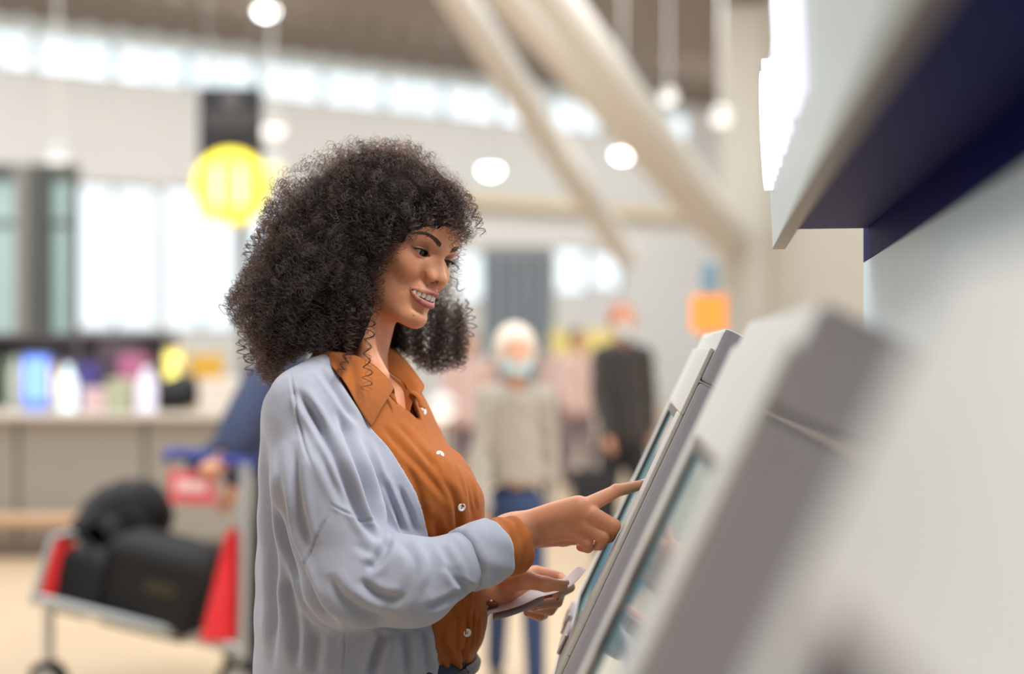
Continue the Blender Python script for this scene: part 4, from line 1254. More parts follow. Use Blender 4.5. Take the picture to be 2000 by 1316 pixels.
SHIRT_ROWS = smooth_rows([(728, 686, 6.0, 8.0), (755, 688, 8.0, 13.5), (790, 690, 9.3, 16.0), (840, 708, 9.8, 16.2), (890, 724, 10.3, 15.8),
              (950, 735, 10.8, 15.3), (1030, 768, 11.0, 14.6), (1130, 779, 11.0, 14.8), (1200, 786, 11.2, 15.2), (1250, 789, 11.2, 15.4),
              (1290, 778, 10.6, 15.0), (1330, 770, 10.2, 14.8)])
BUST = [((846, 962), 0.052, 2.055), ((858, 968), 0.052, 2.155)]

def shirt_field(P):
    d = stack_field(P, SHIRT_ROWS)
    for (x, y), r, dep in BUST:
        d = smin(d, sph(P, W(x, y, dep), r), 0.07)
    d = smin(d, cap(P, W(905, 985, 2.08), W(880, 1200, 2.09), 0.022, 0.05), 0.05)     # cloth hanging from the bust
    d = smin(d, cap(P, W(640, 772, 2.02), W(610, 806, 1.995), 0.048, 0.05), 0.03)
    return d

def chest_field(P):
    d = stack_field(P, SHIRT_ROWS) + 0.011
    d = smin(d, chain(P, [W(664, 735, 2.15), W(742, 735, 2.06)], [0.05, 0.012]), 0.03)
    d = smin(d, cap(P, W(728, 752, 2.045), W(655, 768, 2.0), 0.008, 0.008), 0.015)      # collar bones
    return d

# ------------------------------------------------ hands: chains of tapered segments, one per finger
def hx(lst): return [W(*p) for p in lst]
R_DEP = 2.06
R_FING = [  # index, middle, ring, little of the pointing hand: joints (pixel, depth) and radii
    (hx([(1116, 1000, 2.045), (1152, 985, 2.045), (1205, 958, 2.07), (1240, 950, 2.09), (1258, 945, 2.105)]), [0.0135, 0.0122, 0.0093, 0.0080, 0.0066]),
    (hx([(1118, 1006, 2.04), (1158, 1005, 2.033), (1199, 1027, 2.035), (1190, 1049, 2.06), (1168, 1058, 2.07)]), [0.0125, 0.0118, 0.0100, 0.0084, 0.0072]),
    (hx([(1105, 1018, 2.045), (1138, 1023, 2.036), (1178, 1048, 2.035), (1171, 1064, 2.055), (1154, 1066, 2.07)]), [0.0125, 0.0112, 0.0096, 0.0082, 0.0070]),
    (hx([(1090, 1030, 2.045), (1114, 1038, 2.042), (1147, 1059, 2.04), (1148, 1070, 2.05), (1134, 1068, 2.065)]), [0.0115, 0.0102, 0.0086, 0.0076, 0.0064]),
]
R_THUMB = (hx([(1050, 1050, 2.075), (1100, 1050, 2.10), (1142, 1050, 2.105), (1168, 1050, 2.095)]), [0.015, 0.012, 0.0098, 0.0078])

def rhand_field(P):
    palm = chain(P, hx([(1002, 1043, 2.05), (1050, 1023, 2.05), (1090, 1010, 2.045), (1128, 1000, 2.04)]), [0.021, 0.020, 0.021, 0.019])
    palm = smin(palm, cap(P, W(990, 1033, 2.045), W(1130, 988, 2.035), 0.0165, 0.014), 0.012)
    palm = smin(palm, cap(P, W(992, 1056, 2.055), W(1100, 1037, 2.045), 0.017, 0.0135), 0.014)
    arm = cap(P, W(800, 1120, 1.955), W(1000, 1042, 2.045), 0.036, 0.0255)
    d = smin(palm, arm, 0.02)
    for pts, rs in R_FING:
        f = chain(P, pts, rs)
        f = smin(f, sph(P, pts[2] + np.array([-0.001, -0.002, 0.001]), rs[2] * 0.98), 0.003)            # knuckle
        d = smin(d, f, 0.0055)
    t = chain(P, R_THUMB[0], R_THUMB[1], 0.006)
    return smin(d, t, 0.006)

L_FING = [
    (hx([(1020, 1128, 2.15), (1046, 1118, 2.165), (1092, 1128, 2.175), (1112, 1146, 2.15), (1088, 1160, 2.115)]), [0.012, 0.011, 0.0095, 0.0088, 0.0076]),
    (hx([(1018, 1140, 2.16), (1048, 1140, 2.185), (1092, 1160, 2.185), (1088, 1176, 2.15), (1048, 1182, 2.115)]), [0.012, 0.0105, 0.0095, 0.0085, 0.0072]),
    (hx([(1012, 1152, 2.16), (1040, 1160, 2.19), (1080, 1182, 2.185), (1074, 1192, 2.15), (1034, 1184, 2.122)]), [0.012, 0.0105, 0.0092, 0.0082, 0.0070]),
    (hx([(1004, 1160, 2.16), (1030, 1176, 2.185), (1062, 1200, 2.18), (1054, 1204, 2.15), (1030, 1196, 2.13)]), [0.011, 0.0098, 0.0080, 0.0072, 0.0062]),
]
L_THUMB = (hx([(985, 1140, 2.12), (1026, 1132, 2.085), (1066, 1141, 2.075), (1098, 1143, 2.085)]), [0.017, 0.0135, 0.0105, 0.0082])

def lhand_field(P):
    palm = chain(P, hx([(940, 1158, 2.13), (985, 1148, 2.135), (1020, 1142, 2.155)]), [0.026, 0.025, 0.021])
    palm = smin(palm, cap(P, W(985, 1160, 2.14), W(1015, 1165, 2.165), 0.022, 0.016), 0.012)
    arm = cap(P, W(800, 1120, 2.22), W(945, 1156, 2.13), 0.036, 0.026)
    d = smin(palm, arm, 0.02)
    for pts, rs in L_FING:
        f = chain(P, pts, rs)
        d = smin(d, f, 0.004)
    t = chain(P, L_THUMB[0], L_THUMB[1], 0.006)
    return smin(d, t, 0.008)

RH_LO, RH_HI = W(770, 1190, 1.95) - 0.06, W(1290, 900, 2.15) + 0.04
LH_LO, LH_HI = W(780, 1250, 2.05) - 0.03, W(1140, 1080, 2.25) + 0.05
HD_LO = HO - 0.26
def body_field(P):
    d = np.full(len(P), 0.08)
    def part(m, f, k):
        if m.any():
            v = f(P[m])
            d[m] = smin(d[m], v, k) if k else np.minimum(d[m], v)
    part(P[:, 2] > 1.26, head_field, 0)
    part((P[:, 2] < 1.50) & (P[:, 2] > 1.2), lambda Q: smax(chest_field(Q), 1.245 - Q[:, 2], 0.02), 0.03)
    def inb(lo, hi): return np.all((P > lo) & (P < hi), 1)
    part(inb(RH_LO, RH_HI), rhand_field, 0)
    part(inb(LH_LO, LH_HI), lhand_field, 0)
    m = (P[:, 2] < 1.42) & (P[:, 2] > 1.0)
    if m.any():
        Q = P[m]
        a = chain(Q, hx([(596, 795, 2.0), (670, 1110, 1.95), (800, 1120, 1.955)]), [0.030, 0.028, 0.036])
        b = chain(Q, hx([(775, 790, 2.27), (740, 1060, 2.27), (800, 1120, 2.22)]), [0.030, 0.028, 0.036])
        d[m] = smin(d[m], np.minimum(a, b), 0.02)
    return d

def finger_nails():
    nm = mat('fingernail', srgb(206, 150, 128), rough=0.22, spec=0.5, coat=0.3)
    def nail(tip, prev, up, r, ln=0.0105):
        tip = V3(tip); d = (tip - V3(prev)).normalized()
        up = V3(up); up = (up - d * up.dot(d)).normalized(); sd = d.cross(up)
        m = MB()
        vs = []
        for i in range(6):
            for j in range(7):
                u = -1 + 2 * j / 6; t = i / 5
                ang = u * 0.95
                wv = r * (0.98 if i < 5 else 0.86) * (1.0 if i > 0 else 0.85)
                p = tip + d * (-ln * 0.75 + ln * 1.3 * t + (0.0012 * (1 - u * u) if i == 5 else 0) - (0.001 * (1 - u * u) if i == 0 else 0))
                h = r * math.cos(ang) * (1.04 - 0.05 * t) + 0.0002
                vs.append(m.bm.verts.new(p + up * h + sd * wv * math.sin(ang)))
        for i in range(5):
            for j in range(6):
                a = i * 7 + j
                m.bm.faces.new((vs[a], vs[a + 1], vs[a + 8], vs[a + 7]))
        o = m.build('fingernail', nm, WOMAN, smooth=True, auto=False)
        md = o.modifiers.new('thickness', 'SOLIDIFY'); md.thickness = 0.0005; md.offset = 1
    up_r = np.array([-0.25, -0.45, 0.85])
    pts, rs = R_FING[0]; nail(pts[4], pts[3], up_r, rs[4])
    for k in (1, 2, 3):
        pts, rs = L_FING[k - 1]
        nail(pts[4], pts[3], np.array([-0.2, -0.75, -0.35]), rs[4])
    nail(L_THUMB[0][3], L_THUMB[0][2], np.array([-0.1, -0.45, 0.9]), L_THUMB[1][3], 0.013)

def build_body():
    lo = np.minimum(np.minimum(W(560, 1260, 2.0), LH_LO), RH_LO); hi = np.array([0.30, 2.36, 1.75])
    lo[1] = 1.88; lo[0] = W(560, 0, 2.0)[0]; lo[2] = 0.95
    v, q = sparse_nets(body_field, lo, hi, 0.0015)
    v = project(body_field, v, 2)
    print('body', len(v))
    me = mesh_np('body', v, q)
    c = skin_colors(v)
    hm = (v[:, 2] < 1.36)
    me_c = c
    set_colors(me, 'skin', me_c)
    link('body', me, SKIN, WOMAN)
    finger_nails()
# ---------------------------------------------------------------- clothes
def poly_sdf(p, poly):
    """signed distance of 2-D points to a closed polygon (negative inside)"""
    poly = np.asarray(poly, float)
    d = np.full(len(p), 1e18); s = np.ones(len(p))
    n = len(poly)
    for i in range(n):
        a = poly[i]; b = poly[i - 1]
        e = b - a; w = p - a
        h = np.clip(w @ e / (e @ e), 0, 1)
        r = w - h[:, None] * e
        d = np.minimum(d, np.einsum('ij,ij->i', r, r))
        c1 = p[:, 1] >= a[1]; c2 = p[:, 1] < b[1]; c3 = e[0] * w[:, 1] > e[1] * w[:, 0]
        fl = (c1 & c2 & c3) | (~c1 & ~c2 & ~c3)
        s[fl] *= -1
    return s * np.sqrt(d)

def front_depth(f, pts, d0=1.78, d1=2.5):
    """distance from the camera at which the sight lines through these pixels meet the surface f"""
    pts = np.asarray(pts, float)
    t = np.full(len(pts), d0)
    ray = np.stack([(pts[:, 0] - 1000) / F, np.ones(len(pts)), (HOR - pts[:, 1]) / F], 1)
    o = np.array([0, 0, CAM_H])
    for _ in range(160):
        v = f(o + ray * t[:, None])
        t = np.minimum(t + np.maximum(v, -0.002) * 0.7, d1)
    return t

def on_surface(f, pts, lift=0.0):
    t = front_depth(f, pts) - lift
    pts = np.asarray(pts, float)
    return np.stack([W(p[0], p[1], d) for p, d in zip(pts, t)])

VNECK = [(738, 684), (752, 688), (786, 742), (801, 772), (818, 820), (794, 800), (776, 786), (766, 758), (744, 728)]
def shirt_cut(P):
    d = shirt_field(P)
    m = (P[:, 2] > 1.28) & (P[:, 1] < 2.24)
    if m.any():
        v = poly_sdf(pix(P[m]), VNECK) * SK
        d[m] = smax(d[m], -v, 0.004)
    n = cap(P, NECK_T, NECK_B, 0.054, 0.060)
    return smax(d, -n, 0.006)

CARD_ROWS = smooth_rows([(726, 676, 7.0, 10.0), (760, 676, 8.9, 15.4), (800, 683, 10.3, 17.0), (850, 690, 11.2, 18.0), (900, 694, 12.0, 18.0), (1000, 704, 13.5, 18.0), (1100, 710, 14.5, 18.5), (1200, 711, 15.0, 18.5), (1316, 712, 15.5, 18.5), (1450, 712, 16.0, 19.5), (1580, 712, 16.3, 20.0)])
SLEEVE = (hx([(608, 790, 2.0), (628, 930, 1.965), (690, 1128, 1.95), (805, 1136, 1.945), (890, 1102, 1.97), (940, 1081, 1.995)]),
          [0.054, 0.067, 0.066, 0.059, 0.040, 0.026])
SLEEVE_FAR = (hx([(748, 812, 2.275), (740, 1060, 2.28), (830, 1140, 2.20), (912, 1164, 2.15)]), [0.042, 0.052, 0.046, 0.032])

def card_whole(P):
    d = stack_field(P, CARD_ROWS)
    d = smin(d, shirt_field(P) - 0.006, 0.02)
    d = smin(d, cap(P, W(660, 765, 2.05), W(610, 806, 2.0), 0.050, 0.056), 0.03)
    s = chain(P, SLEEVE[0], SLEEVE[1], 0.02)
    d = smin(d, s, 0.022)
    s = chain(P, SLEEVE_FAR[0], SLEEVE_FAR[1], 0.02)
    return smin(d, s, 0.02)

EDGE = spline([(640, 690), (668, 742), (700, 800), (728, 838), (760, 868), (790, 907), (815, 952), (833, 1000), (842, 1045), (846, 1120), (846, 1190),
        (851, 1250), (858, 1316), (866, 1420), (872, 1600)], 60)
C0X = (700 - 1000) * SK
def lat(P): return (P[:, 0] - C0X) * TR[0] + (P[:, 1] - TD) * TR[1]
def fwd(P): return (P[:, 0] - C0X) * TF[0] + (P[:, 1] - TD) * TF[1]
def _torso_only(P):
    d = stack_field(P, CARD_ROWS)
    return smin(d, shirt_field(P) - 0.006, 0.02)
_e = on_surface(_torso_only, EDGE)
_o = np.argsort(_e[:, 2])
EDGE_Z, EDGE_L = _e[_o, 2], lat(_e)[_o]

def card_field(P):
    d = card_whole(P)
    le = np.interp(P[:, 2], EDGE_Z, EDGE_L)
    l = lat(P)
    ep = pix(P)
    le2 = (np.interp(ep[:, 1], EDGE[:, 1], EDGE[:, 0]) - ep[:, 0]) * SK + np.clip((P[:, 1] - 2.15) * 3, 0, 9)
    op = np.maximum(np.maximum(np.minimum(l - le, le2), -l - 0.165), -fwd(P) + 0.01 - np.clip((P[:, 2] - 1.33) * 1.2, 0, 0.08))
    op = np.minimum(op, np.maximum(np.maximum(l + 0.02, -fwd(P) - 0.03), 1.27 - P[:, 2]))
    sl = np.minimum(chain(P, SLEEVE[0][1:], SLEEVE[1][1:]), chain(P, SLEEVE_FAR[0], SLEEVE_FAR[1]))
    op = np.maximum(op, 0.012 - sl)
    d = smax(d, -op, 0.005)
    n = cap(P, NECK_T, NECK_B + np.array([0.012, 0.01, 0]), 0.066, 0.084)
    d = smax(d, -n, 0.006)
    return smax(d, 0.72 - P[:, 2], 0.01)

def fold(v, nrm, lines, facing=0.0):
    """press creases into a cloth: each line is (pixels along it, width px, depth mm)"""
    p = pix(v)
    amt = np.zeros(len(v))
    view = v - np.array([0, 0, CAM_H]); view /= length(view)[:, None]
    face = np.clip((-np.einsum('ij,ij->i', nrm, view) - facing) * 4, 0, 1) * (v[:, 1] < 2.3)
    for pts, w, a in lines:
        ln = spline(pts, max(8, len(pts) * 5))
        lo = ln.min(0) - w * 3.5; hi = ln.max(0) + w * 3.5
        m = np.all((p > lo) & (p < hi), 1)
        if not m.any(): continue
        d, t, sd = polydist(p[m], ln)
        wt = np.clip(np.minimum(t, 1 - t) * 5, 0, 1)
        amt[m] += a * 0.001 * wt * (np.exp(-(d / w) ** 2) - 0.45 * np.exp(-((d - 2.0 * w) / (1.1 * w)) ** 2))
    return v + nrm * (amt * face)[:, None]

CARD_FOLDS = [
    ([(578, 760), (604, 800), (640, 862), (672, 935), (708, 1015), (750, 1062)], 9, -6.5),
    ([(660, 800), (680, 850), (698, 905), (722, 980), (752, 1050)], 8, -6.0),
    ([(712, 858), (738, 935), (758, 1000), (762, 1050)], 7, -6.0),
    ([(745, 925), (768, 985), (786, 1040)], 6, -4.5),
    ([(775, 945), (800, 1000), (812, 1040)], 6, -2.5),
    ([(620, 870), (652, 940), (690, 1010)], 10, -3.0),
    ([(715, 1112), (735, 1098), (752, 1072), (762, 1045)], 9, -5.0),
    ([(690, 1060), (720, 1078), (748, 1086)], 9, -1.2),
    ([(642, 982), (670, 998), (700, 1012), (745, 1022)], 2.4, -1.3),
    ([(643, 1003), (622, 1040), (604, 1085), (597, 1122)], 2.4, -1.3),
    ([(640, 1120), (668, 1165), (715, 1200), (770, 1210)], 12, -3.5),
    ([(700, 1130), (735, 1160), (790, 1172)], 10, -3.5),
    ([(770, 1060), (800, 1075), (812, 1110), (790, 1160), (752, 1190)], 12, -2.4),
    ([(820, 1052), (842, 1085), (845, 1130), (820, 1175)], 12, -2.2),
    ([(868, 1100), (892, 1132), (925, 1158)], 8, -3.2),
    ([(860, 1060), (876, 1092), (905, 1130)], 8, -2.0),
    ([(830, 1190), (870, 1172), (910, 1150)], 7, -3.0),
    ([(514, 850), (520, 960), (532, 1080), (534, 1200), (530, 1310)], 9, -5.0),
    ([(545, 930), (560, 1030), (588, 1115), (622, 1190), (668, 1225)], 9, -6.5),
    ([(575, 860), (578, 940), (590, 1020), (604, 1070)], 10, -4.0),
    ([(560, 1120), (575, 1200), (580, 1310)], 10, -4.0),
    ([(620, 1230), (612, 1316)], 12, -3.5),
    ([(676, 1226), (670, 1316)], 2.4, -1.2),
    ([(752, 1232), (738, 1270), (724, 1320)], 9, -6.5),
    ([(790, 1225), (795, 1270), (800, 1320)], 8, -5.0),
    ([(826, 1220), (835, 1270), (840, 1320)], 7, -4.0),
    ([(566, 725), (578, 790), (592, 860), (612, 920)], 3.0, -1.6),
    ([(620, 715), (660, 770), (694, 830)], 7, -3.0),
]
SHIRT_FOLDS = [
    ([(745, 830), (790, 880), (840, 935), (880, 985)], 7, -3.0),
    ([(775, 825), (815, 870), (850, 915)], 6, -2.5),
    ([(790, 900), (815, 960), (838, 1040)], 9, -2.5),
    ([(862, 930), (888, 975), (896, 1030), (890, 1100)], 7, -4.0),
    ([(845, 1000), (862, 1060), (868, 1130), (862, 1210)], 8, -3.0),
    ([(868, 855), (895, 900), (915, 950), (922, 1010)], 4, -3.0),
    ([(846, 826), (880, 872), (908, 905)], 3, -2.0),
    ([(905, 905), (922, 950), (930, 1000)], 3.5, -2.5),
    ([(893, 1190), (896, 1230), (893, 1280)], 3, -2.2),
    ([(912, 1190), (914, 1240), (905, 1290)], 3, -3.5),
    ([(925, 1190), (924, 1235), (918, 1275)], 3, -3.5),
    ([(934, 1200), (932, 1240), (928, 1265)], 3, -2.5),
    ([(870, 1260), (880, 1290), (890, 1320)], 7, -5.0),
    ([(900, 1262), (908, 1285), (906, 1318)], 6, -4.0),
    ([(860, 1225), (866, 1270), (864, 1320)], 8, -4.0),
]
BUTTON_LINE = spline([(806, 778), (826, 803), (843, 845), (859, 888), (882, 940), (901, 990), (909, 1060), (912, 1190), (903, 1290)], 60)

def cloth_mat(name, color, weave=1500, bump=0.35, noise=0.06, sheen=0.25, rough=0.85, nscale=90):
    return mat(name, color, rough=rough, noise=noise, nscale=nscale, bump=bump, bscale=weave, spec=0.2, sheen=sheen)

CARD = cloth_mat('cardigan_knit', srgb(166, 171, 188), weave=1300, bump=0.8, sheen=0.35)
RUST = cloth_mat('rust_linen', srgb(162, 92, 38), weave=1700, bump=0.4, noise=0.16, nscale=160, sheen=0.12)

def sheet(name, rows, material, parent, nu=22, nv=10, thick=0.0016, wrinkle=0.0):
    """a cloth or paper sheet through rows of points, smooth both ways, with thickness"""
    rs = np.stack([spline(r, nu) for r in rows])
    g = np.stack([spline(rs[:, j], nv) for j in range(nu)], 1)
    if wrinkle:
        g = g + wrinkle * np.sin(np.arange(nu)[None, :, None] * 1.7 + np.arange(nv)[:, None, None] * 0.9) * np.array([0.3, -0.8, 0.5])
    v = g.reshape(-1, 3)
    q = np.array([(i * nu + j, i * nu + j + 1, (i + 1) * nu + j + 1, (i + 1) * nu + j) for i in range(nv - 1) for j in range(nu - 1)])
    me = mesh_np(name, v, q)
    o = link(name, me, material, parent)
    m = o.modifiers.new('thickness', 'SOLIDIFY'); m.thickness = thick; m.offset = 0
    b = o.modifiers.new('soft', 'SUBSURF'); b.levels = 1; b.render_levels = 1
    return o

def ring_field(P, a, b, r0, r1, rnd=0.008):
    """rounded short cylinder between a and b"""
    a = np.asarray(a); b = np.asarray(b)
    ax = (b - a); L = np.linalg.norm(ax); ax = ax / L
    t = (P - a) @ ax
    rad = length((P - a) - t[:, None] * ax)
    r = r0 + (r1 - r0) * np.clip(t / L, 0, 1)
    dx = rad - (r - rnd); dz = np.maximum(-t + rnd, t - (L - rnd))
    return np.minimum(np.maximum(dx, dz), 0) + np.sqrt(np.maximum(dx, 0) ** 2 + np.maximum(dz, 0) ** 2) - rnd

def build_clothes():
    # shirt
    v, q = sparse_nets(shirt_cut, (W(560, 0, TD)[0], 1.88, 0.90), (0.02, 2.38, 1.40), 0.0022)
    v = project(shirt_cut, v, 1)
    n = vnormals(v, q)
    d, t, sd = polydist(pix(v), BUTTON_LINE)
    face = np.clip(-n[:, 1] * 5, 0, 1)
    band = 1 / (1 + np.exp((d - 15) * 1.2))
    v = v + n * (0.0016 * band * face - 0.0010 * np.exp(-((d - 13) / 1.6) ** 2) * face)[:, None]
    v = fold(v, n, [(a, b * 0.9, c * 1.15) for a, b, c in SHIRT_FOLDS], -0.25)
    link('shirt', mesh_np('shirt', v, q), RUST, WOMAN)
    shirt = COL.objects[-1]
    # cardigan
    v, q = sparse_nets(card_field, (-0.46, 1.83, 0.70), (0.02, 2.42, 1.42), 0.0024)
    v = project(card_field, v, 1)
    n = vnormals(v, q)
    v = fold(v, n, [(a, b * 0.9, c * 1.7) for a, b, c in CARD_FOLDS])
    wob = 0.0016 * (np.sin(v[:, 0] * 61 + v[:, 2] * 37) * np.sin(v[:, 2] * 47 - v[:, 0] * 23 + 1.3))
    v = v + n * wob[:, None]
    card = link('cardigan', mesh_np('cardigan', v, q), CARD, WOMAN)
    card['label'] = 'pale blue knitted cardigan worn open'
    # cuffs
    a, b = W(904, 1096, 1.975), W(970, 1070, 2.012)
    def cuff(P):
        w = 0.0018 * np.sin(P[:, 2] * 170 + P[:, 0] * 90) + 0.0012 * np.sin(P[:, 0] * 260 - P[:, 1] * 140)
        return ring_field(P, a, b, 0.0470, 0.0460, 0.009) + 0.5 * w
    v, q = sparse_nets(cuff, np.minimum(a, b) - 0.06, np.maximum(a, b) + 0.06, 0.002)
    link('sleeve_cuff', mesh_np('sleeve_cuff', v, q), CARD, WOMAN)
    a2, b2 = W(952, 1076, 2.005), W(1008, 1062, 2.04)
    def cuff2(P):
        w = 0.0022 * np.sin(P[:, 2] * 150 - P[:, 0] * 180 + 1.0) + 0.0012 * np.sin(P[:, 0] * 300 + P[:, 1] * 210)
        return ring_field(P, a2, b2, 0.0425, 0.0425, 0.006) + 0.45 * w
    v, q = sparse_nets(lambda P: smax(cuff2(P), -cap(P, a2 + (b2 - a2) * 0.5, b2 + (b2 - a2), 0.036), 0.003), np.minimum(a2, b2) - 0.06, np.maximum(a2, b2) + 0.06, 0.0018)
    o = link('shirt_cuff', mesh_np('shirt_cuff', v, q), RUST, WOMAN)
    o['label'] = 'rust shirt cuff folded out of the sleeve'
    # cardigan edge band with buttonholes
    rows = []
    for off, lift in ((-24, 0.0012), (-12, 0.0030), (0, 0.0022)):
        p = EDGE[14:33].copy(); p[:, 0] += off * np.linspace(0.9, 1, len(p))
        rows.append(on_surface(card_field if off < 0 else _torso_only, p, lift))
    # collar
    both = lambda P: np.minimum(card_whole(P), shirt_field(P))
    fold_l = hx([(632, 682, 2.03), (668, 688, 2.025), (700, 697, 2.03), (728, 712, 2.035), (752, 734, 2.045), (770, 759, 2.055)])
    outer = on_surface(both, [(622, 694), (650, 718), (676, 752), (694, 786), (708, 810), (725, 835)], 0.006)
    mid = 0.5 * (np.array(fold_l) + outer) + np.array([0.0, -0.006, 0.002])
    o = sheet('shirt_collar', [np.array(fold_l), mid, outer], RUST, WOMAN, thick=0.0022)
    inner = hx([(636, 688, 2.09), (668, 694, 2.07), (700, 702, 2.06), (728, 717, 2.055), (752, 742, 2.06), (772, 772, 2.06)])
    low = hx([(640, 720, 2.09), (670, 722, 2.08), (702, 728, 2.07), (730, 742, 2.062), (755, 768, 2.058), (778, 792, 2.055)])
    sheet('shirt_collar', [np.array(fold_l) + np.array([0, 0.001, 0]), np.array(inner), np.array(low)], RUST, WOMAN, thick=0.002)
    ff = hx([(728, 668, 2.19), (736, 698, 2.165), (760, 728, 2.15), (787, 748, 2.145), (800, 770, 2.125), (806, 784, 2.115)])
    fm = hx([(752, 662, 2.225), (769, 686, 2.205), (789, 713, 2.18), (806, 738, 2.155), (816, 757, 2.135), (814, 776, 2.118)])
    fo = hx([(760, 664, 2.24), (784, 694, 2.225), (806, 720, 2.20), (820, 740, 2.175), (829, 755, 2.152), (820, 772, 2.13)])
    o = sheet('shirt_collar', [np.array(ff), np.array(fm), np.array(fo)], RUST, WOMAN, thick=0.0024)
    ffa = np.array(ff); dn = np.array([[-0.004, -0.006, -0.014]] * 6)
    sheet('shirt_collar', [ffa, ffa + dn, ffa + dn * 2.2], RUST, WOMAN, thick=0.002)
    st = hx([(800, 768, 2.122), (808, 772, 2.112), (815, 780, 2.108), (818, 795, 2.105)])
    st2 = hx([(806, 762, 2.135), (818, 768, 2.125), (827, 780, 2.118), (832, 800, 2.112)])
    sheet('collar_stand', [np.array(st), 0.5 * (np.array(st) + np.array(st2)) + np.array([0, -0.004, 0.001]), np.array(st2)], RUST, WOMAN, thick=0.002, nu=10, nv=6)
    # buttons
    bmat = mat('shell_button', srgb(226, 222, 226), rough=0.18, spec=0.6, coat=0.4, noise=0.08, nscale=120)
    dark = mat('button_thread', srgb(70, 48, 30), rough=0.8)
    for p in ((826, 803), (859, 888), (901, 990), (912, 1235)):
        s0 = on_surface(shirt_cut, [p], 0.0018)[0]
        g = grad(shirt_cut, s0[None] , 1e-3)[0]; g /= np.linalg.norm(g); g = g + np.array([0.1, -0.55, 0.0]); g /= np.linalg.norm(g)
        r = 0.0062
        m = MB(); m.lathe(s0, g, [(0.0, 0.0), (r * 0.9, 0.0), (r, 0.0008), (r * 0.96, 0.0020), (r * 0.72, 0.0023), (r * 0.62, 0.0016), (0.0, 0.0015)], 28)
        bo = m.build('button', bmat, WOMAN, smooth=True)
        x = np.cross(g, [0.3, 0, 1.0]); x /= np.linalg.norm(x); y = np.cross(g, x)
        m = MB()
        for sx in (-1, 1):
            m.lathe(s0 + g * 0.0015 + y * sx * 0.0013, g, [(0.0, 0), (0.0008, 0.0), (0.0007, 0.0004), (0, 0.0005)], 8)
        m.tube([s0 + g * 0.0019 - y * 0.0014, s0 + g * 0.0021, s0 + g * 0.0019 + y * 0.0014], 0.0004, 6)
        m.build('thread', dark, bo)
    # jeans, belt and shoes
    jm = cloth_mat('denim', srgb(58, 70, 92), weave=1200, bump=0.5, noise=0.2, sheen=0.1)
    def jeans(P):
        d = ell(P, W(765, 1335, 2.14), (0.122, 0.148, 0.15))
        for s in (-1, 1):
            h = W(745, 1360, 2.14) + np.array([0, 0.085 * s, 0]); k = np.array([-0.17 + 0.02 * s, 2.14 + 0.095 * s, 0.50]); a = np.array([-0.21 + 0.03 * s, 2.14 + 0.10 * s, 0.075])
            d = smin(d, chain(P, [h, k, a], [0.088, 0.068, 0.055], 0.02), 0.04)
        return smax(d, P[:, 2] - 0.955, 0.01)
    v, q = sparse_nets(jeans, (-0.45, 1.88, 0.0), (0.06, 2.42, 1.02), 0.007)
    link('jeans', mesh_np('jeans', v, q), jm, WOMAN)
    belt = mat('black_leather', srgb(24, 22, 23), rough=0.45)
    m = MB(); ring = []
    c = W(772, 1310, 2.14)
    for i in range(41):
        a = 2 * math.pi * i / 40
        ring.append(np.array([c[0], 2.14, 0.93]) + TF * 0.112 * math.cos(a) + TR * 0.138 * math.sin(a))
    m.tube(ring, 0.012, 8); m.build('belt', belt, WOMAN, smooth=True)
    for s in (-1, 1):
        def shoe(P, s=s):
            a = np.array([-0.21 + 0.03 * s, 2.14 + 0.10 * s, 0.045])
            d = smin(cap(P, a, a + TF * 0.15 + np.array([0, 0, -0.012]), 0.045, 0.034), cap(P, a + np.array([0, 0, 0.05]), a, 0.045, 0.045), 0.03)
            return smax(d, 0.004 - P[:, 2], 0.006)
        v, q = sparse_nets(shoe, (-0.36, 1.88, 0), (0.08, 2.40, 0.18), 0.005)
        link('shoe', mesh_np('shoe', v, q), mat('white_shoe', srgb(206, 204, 200), rough=0.6), WOMAN)
    # wrist watch on the far wrist
    ca = W(925, 1157, 2.137); cb = W(965, 1152, 2.133)
    ax = (cb - ca) / np.linalg.norm(cb - ca)
    cc = ca + (cb - ca) * 0.75
    m = MB(); m.lathe(cc - ax * 0.010, ax, [(0.0262, 0), (0.0285, 0.002), (0.0285, 0.018), (0.0262, 0.020)], 36)
    wt = m.build('wristwatch', belt, WOMAN, smooth=True)
    out = np.array([0.05, -0.8, -0.6]); out /= np.linalg.norm(out)
    m = MB(); m.lathe(cc + out * 0.027, out, [(0.012, 0), (0.0125, 0.004), (0.011, 0.007), (0.0, 0.007)], 28)
    m.build('watch_case', mat('gold_metal', srgb(150, 110, 80), rough=0.3, metal=1.0), wt, smooth=True)

